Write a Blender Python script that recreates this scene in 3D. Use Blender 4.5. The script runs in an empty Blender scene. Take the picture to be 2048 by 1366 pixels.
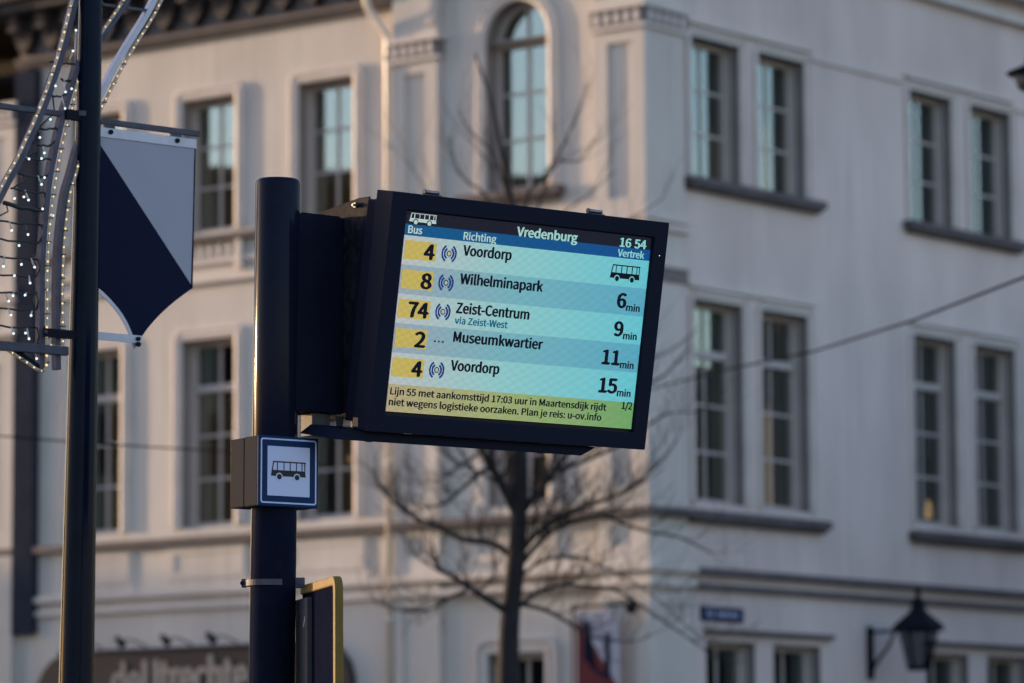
import bpy, math, random
from mathutils import Vector, Matrix
random.seed(7)
R = math.radians
scene = bpy.context.scene

# ------------------------------------------------------------------ camera, sky, sun, exposure
EXPO = 1.7
cam_d = bpy.data.cameras.new('camera')
cam = bpy.data.objects.new('camera', cam_d)
scene.collection.objects.link(cam)
scene.camera = cam
cam.location = (0, 0, 1.6)
cam_d.sensor_width = 36.0
cam_d.lens = 36.0 * 8200 / 2048
cam_d.clip_start = 0.1
cam_d.clip_end = 2000
pitch, roll = math.atan(969 / 8200), math.atan(0.0065)
cam.rotation_euler = (Matrix.Rotation(math.pi / 2 + pitch, 4, 'X') @ Matrix.Rotation(-roll, 4, 'Z')).to_euler()
cam_d.dof.use_dof = True
cam_d.dof.focus_distance = 12.75
cam_d.dof.aperture_fstop = 4.2

SUN_AZ, SUN_EL = 59.5, 5.5          # degrees left of the view direction, degrees up
sx, sy = -math.sin(R(SUN_AZ)), math.cos(R(SUN_AZ))
to_sun = Vector((sx * math.cos(R(SUN_EL)), sy * math.cos(R(SUN_EL)), math.sin(R(SUN_EL))))
world = bpy.data.worlds.new('World')
scene.world = world
world.use_nodes = True
wn = world.node_tree
sky = wn.nodes.new('ShaderNodeTexSky')
sky.sky_type = 'NISHITA'
sky.sun_disc = False
sky.sun_elevation = R(SUN_EL)
sky.sun_rotation = math.atan2(sx, sy)
sky.air_density = 1.0
sky.dust_density = 1.0
sky.ozone_density = 1.4
bg = wn.nodes['Background']
bg.inputs['Strength'].default_value = 0.15
tint = wn.nodes.new('ShaderNodeMix')      # violet cast multiplied into the sky colour, as a white balance
tint.data_type = 'RGBA'
tint.blend_type = 'MULTIPLY'
tint.inputs['Factor'].default_value = 1.0
tint.inputs['B'].default_value = (0.99, 0.925, 1.08, 1)
wn.links.new(sky.outputs['Color'], tint.inputs['A'])
wn.links.new(tint.outputs['Result'], bg.inputs['Color'])
sun_d = bpy.data.lights.new('sun', 'SUN')
sun_d.energy = 2.05
sun_d.angle = R(0.5)
sun_d.color = (1.0, 0.69, 0.40)
sun = bpy.data.objects.new('sun', sun_d)
scene.collection.objects.link(sun)
sun.rotation_euler = to_sun.to_track_quat('Z', 'Y').to_euler()
sun.location = to_sun * 60
vs = scene.view_settings
vs.view_transform = 'Standard'
vs.look = 'None'
vs.exposure = EXPO
vs.gamma = 1.0
vs.use_curve_mapping = False
scene.cycles.use_denoising = True
scene.cycles.max_bounces = 8

# ------------------------------------------------------------------ materials
def lin(c):
    return tuple(((v / 255) / 12.92 if v / 255 <= 0.04045 else ((v / 255 + 0.055) / 1.055) ** 2.4) for v in c)

def mat(name, col, rough=0.6, metal=0.0, spec=0.5, noise=0.0, scale=4.0, bump=0.0, stretch=None, dirt=None, dirt_amt=0.0, coat=0.0, bscale=None, streak=0.0):
    m = bpy.data.materials.new(name)
    m.use_nodes = True
    nt = m.node_tree
    b = nt.nodes['Principled BSDF']
    b.inputs['Base Color'].default_value = (*col, 1)
    b.inputs['Roughness'].default_value = rough
    b.inputs['Metallic'].default_value = metal
    b.inputs['Specular IOR Level'].default_value = spec
    b.inputs['Coat Weight'].default_value = coat
    if noise or bump or dirt:
        tc = nt.nodes.new('ShaderNodeTexCoord')
        mp = nt.nodes.new('ShaderNodeMapping')
        mp.inputs['Scale'].default_value = stretch or (1, 1, 1)
        nt.links.new(tc.outputs['Object'], mp.inputs['Vector'])
        n = nt.nodes.new('ShaderNodeTexNoise')
        n.inputs['Scale'].default_value = scale
        n.inputs['Detail'].default_value = 6
        nt.links.new(mp.outputs['Vector'], n.inputs['Vector'])
        if noise or dirt:
            r = nt.nodes.new('ShaderNodeMapRange')
            r.inputs['From Min'].default_value = 0.3
            r.inputs['From Max'].default_value = 0.7
            nt.links.new(n.outputs['Fac'], r.inputs['Value'])
            mx = nt.nodes.new('ShaderNodeMix')
            mx.data_type = 'RGBA'
            if dirt:
                mx.inputs['A'].default_value = (*col, 1)
                mx.inputs['B'].default_value = (*[a * (1 - dirt_amt) + d * dirt_amt for a, d in zip(col, dirt)], 1)
            else:
                mx.inputs['A'].default_value = (*[v * (1 - noise) for v in col], 1)
                mx.inputs['B'].default_value = (*[min(1, v * (1 + noise)) for v in col], 1)
            nt.links.new(r.outputs['Result'], mx.inputs['Factor'])
            nt.links.new(mx.outputs['Result'], b.inputs['Base Color'])
            if streak:      # rain marks running down the wall, in patches
                mp2 = nt.nodes.new('ShaderNodeMapping'); mp2.inputs['Scale'].default_value = (5.0, 5.0, 0.28)
                nt.links.new(tc.outputs['Object'], mp2.inputs['Vector'])
                n3 = nt.nodes.new('ShaderNodeTexNoise'); n3.inputs['Scale'].default_value = 1.6; n3.inputs['Detail'].default_value = 5
                nt.links.new(mp2.outputs['Vector'], n3.inputs['Vector'])
                n4 = nt.nodes.new('ShaderNodeTexNoise'); n4.inputs['Scale'].default_value = 0.5; n4.inputs['Detail'].default_value = 2
                nt.links.new(tc.outputs['Object'], n4.inputs['Vector'])
                r3 = nt.nodes.new('ShaderNodeMapRange'); r3.inputs['From Min'].default_value = 0.5; r3.inputs['From Max'].default_value = 0.72
                nt.links.new(n3.outputs['Fac'], r3.inputs['Value'])
                r4 = nt.nodes.new('ShaderNodeMapRange'); r4.inputs['From Min'].default_value = 0.38; r4.inputs['From Max'].default_value = 0.62; r4.inputs['To Max'].default_value = streak
                nt.links.new(n4.outputs['Fac'], r4.inputs['Value'])
                mu = nt.nodes.new('ShaderNodeMath'); mu.operation = 'MULTIPLY'
                nt.links.new(r3.outputs[0], mu.inputs[0]); nt.links.new(r4.outputs[0], mu.inputs[1])
                m3 = nt.nodes.new('ShaderNodeMix'); m3.data_type = 'RGBA'
                m3.inputs['B'].default_value = (col[0] * .45, col[1] * .45, col[2] * .46, 1)
                nt.links.new(mu.outputs[0], m3.inputs['Factor'])
                nt.links.new(mx.outputs['Result'], m3.inputs['A'])
                nt.links.new(m3.outputs['Result'], b.inputs['Base Color'])
        if bump:
            n2 = nt.nodes.new('ShaderNodeTexNoise')
            n2.inputs['Scale'].default_value = bscale or scale * 8
            n2.inputs['Detail'].default_value = 4
            nt.links.new(tc.outputs['Object'], n2.inputs['Vector'])
            bp = nt.nodes.new('ShaderNodeBump')
            bp.inputs['Strength'].default_value = bump
            bp.inputs['Distance'].default_value = 0.01
            nt.links.new(n2.outputs['Fac'], bp.inputs['Height'])
            nt.links.new(bp.outputs['Normal'], b.inputs['Normal'])
    return m

def emis(name, col, strength=1.0):
    m = mat(name, (0.02, 0.02, 0.02), 0.4)
    b = m.node_tree.nodes['Principled BSDF']
    b.inputs['Emission Color'].default_value = (*col, 1)
    b.inputs['Emission Strength'].default_value = strength
    return m

SCR = 1.0 / 2 ** EXPO
def screen_mat(name, left, right=None, middle=None, glow=1.0):
    """self-lit display dots; the panel changes tint from one side to the other"""
    m = bpy.data.materials.new(name)
    m.use_nodes = True
    nt = m.node_tree
    b = nt.nodes['Principled BSDF']
    b.inputs['Base Color'].default_value = (0.004, 0.005, 0.008, 1)
    b.inputs['Roughness'].default_value = 0.25
    b.inputs['Specular IOR Level'].default_value = 0.15
    tc = nt.nodes.new('ShaderNodeTexCoord')
    sep = nt.nodes.new('ShaderNodeSeparateXYZ')
    nt.links.new(tc.outputs['Object'], sep.inputs['Vector'])
    ramp = nt.nodes.new('ShaderNodeValToRGB')
    mr = nt.nodes.new('ShaderNodeMapRange')
    mr.inputs['From Min'].default_value = -0.494
    mr.inputs['From Max'].default_value = 0.494
    nt.links.new(sep.outputs['X'], mr.inputs['Value'])
    nt.links.new(mr.outputs['Result'], ramp.inputs['Fac'])
    right = right or left
    ramp.color_ramp.elements[0].color = (*lin(left), 1)
    ramp.color_ramp.elements[1].color = (*lin(right), 1)
    if middle:
        e = ramp.color_ramp.elements.new(0.45)
        e.color = (*lin(middle), 1)
    # dot grid of the panel
    ws = []
    for ax, pitch_m in (('X', 0.0044), ('Z', 0.0036)):
        a = nt.nodes.new('ShaderNodeMath'); a.operation = 'MULTIPLY'; a.inputs[1].default_value = 2 * math.pi / pitch_m
        nt.links.new(sep.outputs[ax], a.inputs[0])
        s = nt.nodes.new('ShaderNodeMath'); s.operation = 'SINE'
        nt.links.new(a.outputs[0], s.inputs[0])
        q = nt.nodes.new('ShaderNodeMapRange')
        q.inputs['From Min'].default_value = -1.0
        q.inputs['From Max'].default_value = 0.2
        q.inputs['To Min'].default_value = 0.38
        q.inputs['To Max'].default_value = 1.12
        nt.links.new(s.outputs[0], q.inputs['Value'])
        ws.append(q)
    mm = nt.nodes.new('ShaderNodeMath'); mm.operation = 'MULTIPLY'
    nt.links.new(ws[0].outputs[0], mm.inputs[0]); nt.links.new(ws[1].outputs[0], mm.inputs[1])
    st = nt.nodes.new('ShaderNodeMath'); st.operation = 'MULTIPLY'; st.inputs[1].default_value = SCR * 1.04 * glow
    nt.links.new(mm.outputs[0], st.inputs[0])
    nt.links.new(ramp.outputs['Color'], b.inputs['Emission Color'])
    nt.links.new(st.outputs[0], b.inputs['Emission Strength'])
    return m

def glass_mat(name, ior=1.6, tint=(0.82, 0.98, 0.97), through=(0.55, 0.6, 0.6)):
    m = bpy.data.materials.new(name)
    m.use_nodes = True
    nt = m.node_tree
    nt.nodes.remove(nt.nodes['Principled BSDF'])
    out = nt.nodes['Material Output']
    fr = nt.nodes.new('ShaderNodeFresnel'); fr.inputs['IOR'].default_value = ior
    tr = nt.nodes.new('ShaderNodeBsdfTransparent'); tr.inputs['Color'].default_value = (*through, 1)
    gl = nt.nodes.new('ShaderNodeBsdfGlossy'); gl.inputs['Roughness'].default_value = 0.02
    gl.inputs['Color'].default_value = (*tint, 1)
    tc = nt.nodes.new('ShaderNodeTexCoord')
    nz = nt.nodes.new('ShaderNodeTexNoise'); nz.inputs['Scale'].default_value = 1.3; nz.inputs['Detail'].default_value = 1
    nt.links.new(tc.outputs['Object'], nz.inputs['Vector'])
    bp = nt.nodes.new('ShaderNodeBump'); bp.inputs['Strength'].default_value = 0.04; bp.inputs['Distance'].default_value = 0.01
    nt.links.new(nz.outputs['Fac'], bp.inputs['Height'])
    nt.links.new(bp.outputs['Normal'], gl.inputs['Normal'])
    mx = nt.nodes.new('ShaderNodeMixShader')
    nt.links.new(fr.outputs[0], mx.inputs[0]); nt.links.new(tr.outputs[0], mx.inputs[1]); nt.links.new(gl.outputs[0], mx.inputs[2])
    nt.links.new(mx.outputs[0], out.inputs['Surface'])
    return m

M = {}
M['plaster'] = mat('plaster', (0.62, 0.57, 0.525), 0.85, noise=0.10, scale=1.0, streak=0.35, bump=0.25, stretch=(1, 1, 0.45), bscale=14)
M['plaster_grey'] = mat('plaster_grey', (0.675, 0.58, 0.545), 0.85, streak=0.28, noise=0.13, scale=0.9, bump=0.25, stretch=(1, 1, 0.4), bscale=14)
M['trim'] = mat('trim', (0.62, 0.56, 0.52), 0.7, noise=0.08, scale=2)
M['reveal'] = mat('reveal', (0.25, 0.225, 0.22), 0.8, noise=0.10, scale=2)  # wall tone darkened, shade put into the colour so the recesses look deeper
M['curtain'] = mat('curtain', (0.30, 0.28, 0.27), 0.9, noise=0.25, scale=14, stretch=(3, 1, .05))
M['stone'] = mat('stone', (0.115, 0.10, 0.105), 0.8, noise=0.2, scale=3)
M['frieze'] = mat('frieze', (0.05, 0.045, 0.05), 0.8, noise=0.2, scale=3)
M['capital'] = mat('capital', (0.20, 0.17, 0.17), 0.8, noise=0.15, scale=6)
M['sash'] = mat('sash', (0.50, 0.45, 0.43), 0.5, noise=0.04, scale=5)
M['glass'] = glass_mat('glass', 3.3)
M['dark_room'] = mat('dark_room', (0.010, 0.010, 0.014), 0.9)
M['pipe'] = mat('pipe', (0.75, 0.66, 0.55), 0.35, noise=0.06, scale=3)
M['dark_strip'] = mat('dark_strip', (0.035, 0.040, 0.058), 0.9, spec=0.0, noise=0.15, scale=3)
M['post'] = mat('post', (0.008, 0.011, 0.026), 0.13, spec=0.06, noise=0.12, scale=30, bump=0.02, bscale=250)
M['lamp_post'] = mat('lamp_post', (0.004, 0.009, 0.022), 0.13, spec=0.05, noise=0.15, scale=12, bump=0.03, bscale=90)
M['housing'] = mat('housing', (0.010, 0.012, 0.026), 0.6, spec=0.04, noise=0.1, scale=20, bump=0.03, bscale=300)
M['bezel'] = mat('bezel', (0.011, 0.0145, 0.030), 0.5, spec=0.04)
M['bracket'] = mat('bracket', (0.016, 0.016, 0.024), 0.6, spec=0.06, noise=0.6, scale=45, bump=0.15, bscale=200)
M['worn_metal'] = mat('worn_metal', (0.10, 0.095, 0.09), 0.6, metal=0.1, noise=0.2, scale=60, stretch=(4, 1, 1))
M['steel'] = mat('steel', (0.25, 0.25, 0.28), 0.4, metal=1.0, noise=0.1, scale=30)
M['dull_steel'] = mat('dull_steel', (0.075, 0.078, 0.10), 0.6, metal=0.2, spec=0.2, noise=0.2, scale=30)
M['rail_paint'] = mat('rail_paint', (0.10, 0.10, 0.135), 0.7, spec=0.06, noise=0.15, scale=30)
M['alu'] = mat('alu', (0.42, 0.43, 0.50), 0.45, metal=0.35, noise=0.08, scale=25)
M['sign_case'] = mat('sign_case', (0.014, 0.0165, 0.026), 0.75, spec=0.03, noise=0.05, scale=30, bump=0.05, bscale=300)
M['sign_blue'] = mat('sign_blue', (0.007, 0.032, 0.100), 0.5, spec=0.08)
M['sign_white'] = mat('sign_white', (0.56, 0.62, 0.84), 0.6, spec=0.1)
M['sign_black'] = mat('sign_black', (0.008, 0.008, 0.015), 0.5, spec=0.3)
M['yellow'] = mat('yellow', (0.18, 0.118, 0.032), 0.6, spec=0.15, noise=0.12, scale=15)
M['board_back'] = mat('board_back', (0.006, 0.008, 0.020), 0.9, spec=0.0, noise=0.1, scale=15)
M['board_channel'] = mat('board_channel', (0.075, 0.072, 0.085), 0.8, spec=0.02, noise=0.12, scale=25)
M['shield_white'] = mat('shield_white', (0.31, 0.32, 0.39), 0.5, spec=0.3, noise=0.03, scale=6)
M['shield_navy'] = mat('shield_navy', (0.010, 0.013, 0.036), 0.7, spec=0.04)
M['rope'] = mat('rope', (0.48, 0.38, 0.28), 0.25, spec=0.7, noise=0.15, scale=40)
M['wire'] = mat('wire', (0.006, 0.012, 0.014), 0.5)
M['led_holder'] = mat('led_holder', (0.5, 0.5, 0.5), 0.2, spec=0.8)
M['led_warm'] = emis('led_warm', (1.0, 0.66, 0.30), 1.5 * SCR)
M['led_cool'] = emis('led_cool', (0.75, 0.95, 1.0), 1.6 * SCR)
M['bark'] = mat('bark', (0.013, 0.011, 0.014), 0.9, noise=0.3, scale=9, bump=0.5, bscale=30)
M['twig'] = mat('twig', (0.022, 0.019, 0.022), 0.9)
M['shop_board'] = mat('shop_board', (0.034, 0.025, 0.028), 0.6, noise=0.15, scale=3)
M['shop_letter'] = mat('shop_letter', (0.38, 0.32, 0.28), 0.5)
M['iron'] = mat('iron', (0.008, 0.010, 0.018), 0.6, spec=0.08)
M['lantern_glass'] = glass_mat('lantern_glass', 1.06, through=(0.4, 0.42, 0.45))
M['street_blue'] = mat('street_blue', (0.012, 0.028, 0.085), 0.4)
M['flag_red'] = mat('flag_red', (0.10, 0.008, 0.016), 0.8)
M['flag_white'] = mat('flag_white', (0.36, 0.38, 0.46), 0.8)
M['asphalt'] = mat('asphalt', (0.055, 0.055, 0.058), 0.9, noise=0.2, scale=4, bump=0.3)
M['paving'] = mat('paving', (0.08, 0.07, 0.07), 0.9, noise=0.2, scale=5, bump=0.3)
M['kerb'] = mat('kerb', (0.30, 0.29, 0.28), 0.9, noise=0.1, scale=5)
M['brick_dark'] = mat('brick_dark', (0.016, 0.013, 0.016), 0.9, spec=0.03, noise=0.2, scale=3)
M['roof'] = mat('roof', (0.05, 0.045, 0.045), 0.9, noise=0.2, scale=3)
M['window_dark'] = mat('window_dark', (0.015, 0.017, 0.02), 0.1)
M['warm_lamp'] = emis('warm_lamp', (1.0, 0.62, 0.28), 0.6 * SCR)
M['cable'] = mat('cable', (0.012, 0.013, 0.017), 0.9, spec=0.0)

# ------------------------------------------------------------------ mesh building
def link(o, parent=None):
    scene.collection.objects.link(o)
    if parent is not None:
        o.parent = parent
    return o

def tag(o, label=None, cat=None, group=None, kind=None):
    if label: o['label'] = label
    if cat: o['category'] = cat
    if group: o['group'] = group
    if kind: o['kind'] = kind
    return o

def empty(name, loc=(0, 0, 0), rot=(0, 0, 0), parent=None):
    o = bpy.data.objects.new(name, None)
    o.empty_display_size = 0.1
    o.location = loc
    o.rotation_euler = rot
    return link(o, parent)

class MB:
    def __init__(s):
        s.v, s.f = [], []
    def add(s, vs, fs):
        n = len(s.v)
        s.v += [tuple(p) for p in vs]
        s.f += [tuple(i + n for i in f) for f in fs]
        return s
    def box(s, x0, x1, y0, y1, z0, z1):
        return s.add([(x0, y0, z0), (x1, y0, z0), (x1, y1, z0), (x0, y1, z0), (x0, y0, z1), (x1, y0, z1), (x1, y1, z1), (x0, y1, z1)],
                     [(0, 3, 2, 1), (4, 5, 6, 7), (0, 1, 5, 4), (1, 2, 6, 5), (2, 3, 7, 6), (3, 0, 4, 7)])
    def prism(s, poly, y0, y1):
        """polygon in x,z given counter-clockwise as seen from -y"""
        n = len(poly)
        vs = [(x, y0, z) for x, z in poly] + [(x, y1, z) for x, z in poly]
        fs = [tuple(range(n)), tuple(reversed(range(n, 2 * n)))]
        fs += [(i, i + n, (i + 1) % n + n, (i + 1) % n) for i in range(n)]
        return s.add(vs, fs)
    def quad(s, a, b, c, d):
        return s.add([a, b, c, d], [(0, 1, 2, 3)])
    def tube(s, pts, rad, n=10, caps=True):
        pts = [Vector(p) for p in pts]
        if not hasattr(rad, '__len__'):
            rad = [rad] * len(pts)
        rings = []
        prev = None
        for i, p in enumerate(pts):
            d = (pts[min(i + 1, len(pts) - 1)] - pts[max(i - 1, 0)]).normalized()
            if prev is None:
                ref = Vector((0, 0, 1)) if abs(d.z) < 0.9 else Vector((1, 0, 0))
                a = d.cross(ref).normalized()
            else:
                a = (prev - d * prev.dot(d)).normalized()
            prev = a
            b = d.cross(a)
            rings.append([p + (a * math.cos(t) + b * math.sin(t)) * rad[i] for t in [2 * math.pi * k / n for k in range(n)]])
        vs = [q for r in rings for q in r]
        fs = []
        for i in range(len(rings) - 1):
            for k in range(n):
                fs.append((i * n + k, i * n + (k + 1) % n, (i + 1) * n + (k + 1) % n, (i + 1) * n + k))
        if caps:
            fs.append(tuple(reversed(range(n))))
            fs.append(tuple(range((len(rings) - 1) * n, len(rings) * n)))
        return s.add(vs, fs)
    def ribbon(s, pts, w, t):
        """flat bar in the x,z plane of width w and thickness t along y"""
        pts = [Vector((p[0], 0, p[1])) for p in pts]
        L = []
        for i, p in enumerate(pts):
            d = (pts[min(i + 1, len(pts) - 1)] - pts[max(i - 1, 0)]).normalized()
            nrm = Vector((-d.z, 0, d.x))
            L.append((p + nrm * w / 2, p - nrm * w / 2))
        vs, fs = [], []
        for a, b in L:
            vs += [(a.x, -t / 2, a.z), (b.x, -t / 2, b.z), (b.x, t / 2, b.z), (a.x, t / 2, a.z)]
        for i in range(len(L) - 1):
            for k in range(4):
                fs.append((i * 4 + k, i * 4 + (k + 1) % 4, i * 4 + 4 + (k + 1) % 4, i * 4 + 4 + k))
        n = len(L) * 4
        fs += [(3, 2, 1, 0), (n - 4, n - 3, n - 2, n - 1)]
        return s.add(vs, fs)
    def lathe(s, prof, c=(0, 0, 0), n=24):
        vs, fs = [], []
        for r, z in prof:
            for k in range(n):
                t = 2 * math.pi * k / n
                vs.append((c[0] + r * math.cos(t), c[1] + r * math.sin(t), c[2] + z))
        m = len(prof)
        for i in range(m - 1):
            for k in range(n):
                fs.append((i * n + k, i * n + (k + 1) % n, (i + 1) * n + (k + 1) % n, (i + 1) * n + k))
        fs.append(tuple(reversed(range(n))))
        fs.append(tuple(range((m - 1) * n, m * n)))
        return s.add(vs, fs)
    def ball(s, c, r, n=6, m=4):
        prof = [(r * math.sin(math.pi * i / m) if 0 < i < m else r * 0.05, -r * math.cos(math.pi * i / m)) for i in range(m + 1)]
        return s.lathe(prof, c, n)
    def build(s, name, material, parent=None, smooth=False, bevel=0, loc=None, rot=None, fix=True):
        me = bpy.data.meshes.new(name)
        me.from_pydata(s.v, [], s.f)
        me.update()
        if fix:
            import bmesh
            bm = bmesh.new(); bm.from_mesh(me)
            bmesh.ops.recalc_face_normals(bm, faces=bm.faces)
            bm.to_mesh(me); bm.free()
        if isinstance(material, str): material = M[material]
        me.materials.append(material)
        o = bpy.data.objects.new(name, me)
        link(o, parent)
        if loc is not None: o.location = loc
        if rot is not None: o.rotation_euler = rot
        if smooth:
            for p in me.polygons:
                p.use_smooth = len(p.vertices) <= 4
        if bevel:
            b = o.modifiers.new('bevel', 'BEVEL')
            b.width = bevel; b.segments = 2; b.limit_method = 'ANGLE'; b.angle_limit = R(40)
        return o

def text_font():
    # the sans-serif that ships with Blender, else its built-in font
    try:
        import os
        p = os.path.join(bpy.utils.system_resource('DATAFILES'), 'fonts', 'Noto Sans CJK Regular.woff2')
        return bpy.data.fonts.load(p) if os.path.exists(p) else None
    except Exception:
        return None
FONT = text_font()

def text_mesh(name, s, x0, x1, z0, cap, material, parent, y=0.0, bold=0.0, thick=0.0, y_scale_ref='H'):
    """lettering between x0 and x1 on the baseline z0 with the given height of a capital letter"""
    def tm(body):
        c = bpy.data.curves.new(name, 'FONT')
        c.body = body
        if FONT: c.font = FONT
        c.resolution_u = 4
        if thick: c.extrude = thick
        o = bpy.data.objects.new(name, c)
        scene.collection.objects.link(o)
        bpy.context.view_layer.update()
        me = bpy.data.meshes.new_from_object(o)
        bpy.data.objects.remove(o); bpy.data.curves.remove(c)
        return me
    ref = tm('H')
    hs = [v.co.y for v in ref.vertices]
    caph = max(hs)
    me = tm(s)
    xs = [v.co.x for v in me.vertices]
    k = (x1 - x0) / (max(xs) - min(xs))
    mnx = min(xs)
    for v in me.vertices:
        X = x0 + (v.co.x - mnx) * k
        Z = z0 + v.co.y / caph * cap
        v.co = (X, y - v.co.z, Z)
    if bold:      # heavier strokes: the outline printed again a hair to each side
        V = [tuple(v.co) for v in me.vertices]
        F = [tuple(p.vertices) for p in me.polygons]
        n = len(V)
        VV, FF = list(V), list(F)
        b = bold * cap
        for q, (dx, dz) in enumerate(((b, 0), (-b, 0), (b * .6, b * .45), (-b * .6, -b * .45), (0, b * .5), (0, -b * .5))):
            VV += [(a + dx, c - (q + 1) * 0.00004, d + dz) for a, c, d in V]
            FF += [tuple(i + n * (q + 1) for i in f_) for f_ in F]
        me.clear_geometry()
        me.from_pydata(VV, [], FF)
        me.update()
    me.name = name
    me.materials.clear()
    me.materials.append(M[material] if isinstance(material, str) else material)
    o = bpy.data.objects.new(name, me)
    return link(o, parent)

# ------------------------------------------------------------------ the ground
tag(MB().quad((-900, -900, -0.02), (900, -900, -0.02), (900, 900, -0.02), (-900, 900, -0.02)).build('ground', 'paving', fix=False), kind='structure')
tag(MB().quad((-30, -20, 0.0), (40, -20, 0.0), (40, 26, 0.0), (-30, 26, 0.0)).build('road', 'asphalt', fix=False), kind='structure')

# ------------------------------------------------------------------ the corner building
BX, BY, BROT = 1.7212, 51.9715, R(-38.5)
BM = Matrix.Translation((BX, BY, 0)) @ Matrix.Rotation(BROT, 4, 'Z')
bld = empty('corner_building', (BX, BY, 0), (0, 0, BROT))
tag(bld, 'large pale plastered corner building with deep sash windows, stone ledges and pilasters', 'building')
WY = 0.12       # main wall of the sunny side lies this far behind the pilasters
WX = 0.08       # the same for the shady side
DEP = 0.25      # depth of the glass in the openings
RIGHT = dict(loc=(-WX, 0, 0), rot=(0, 0, math.pi / 2))
LEFT = dict(loc=(0, WY, 0), rot=(0, 0, 0))

def wall_with_holes(x0, x1, z0, z1, holes, depth=0.3):
    m = MB()
    xs = sorted({x0, x1, *[h[0] for h in holes], *[h[1] for h in holes]})
    zs = sorted({z0, z1, *[h[2] for h in holes], *[h[3] for h in holes]})
    for a, b in zip(xs, xs[1:]):
        for c, d in zip(zs, zs[1:]):
            cx, cz = (a + b) / 2, (c + d) / 2
            if any(h[0] < cx < h[1] and h[2] < cz < h[3] for h in holes):
                continue
            m.quad((a, 0, c), (b, 0, c), (b, 0, d), (a, 0, d))
    for a, b, c, d in [h[:4] for h in holes]:
        m.quad((a, 0, c), (a, 0, d), (a, depth, d), (a, depth, c))
        m.quad((b, 0, c), (b, depth, c), (b, depth, d), (b, 0, d))
        m.quad((a, 0, c), (a, depth, c), (b, depth, c), (b, 0, c))
        m.quad((a, 0, d), (b, 0, d), (b, depth, d), (a, depth, d))
    return m

def surround(base, prof):
    """sweep a moulding profile [(offset, y)] round a path of (x, z, direction)"""
    m = MB()
    n = len(prof)
    vs = []
    for x, z, a in base:
        for o, y in prof:
            vs.append((x + o * math.cos(a), y, z + o * math.sin(a)))
    fs = []
    for i in range(len(base) - 1):
        for k in range(n - 1):
            fs.append((i * n + k, i * n + k + 1, (i + 1) * n + k + 1, (i + 1) * n + k))
    return m.add(vs, fs)

def rect_path(w, z0, h):
    p = [(0, z0, math.pi), (0, h, math.pi)]
    p += [(0, h, math.pi - math.pi / 2 * k / 6) for k in range(1, 7)]
    p += [(w, h, math.pi / 2 - math.pi / 2 * k / 6) for k in range(0, 7)]
    p += [(w, z0, 0)]
    return p

def square_path(w, z0, h):
    # mitred corners for the flat bands of the shady side
    p = [(0, z0, math.pi), (0, h, math.pi), (0, h, math.pi / 2), (w, h, math.pi / 2), (w, h, 0), (w, z0, 0)]
    return p

PROF_ROUND = [(0.0, 0.0), (0.0, -0.04), (0.055, -0.06), (0.085, -0.035), (0.10, -0.035), (0.125, -0.055), (0.16, -0.05), (0.17, 0.0)]
PROF_FLAT = [(0.0, 0.0), (0.0, -0.025), (0.07, -0.03), (0.075, -0.055), (0.115, -0.05), (0.12, 0.0)]
win_cache = {}

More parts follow.
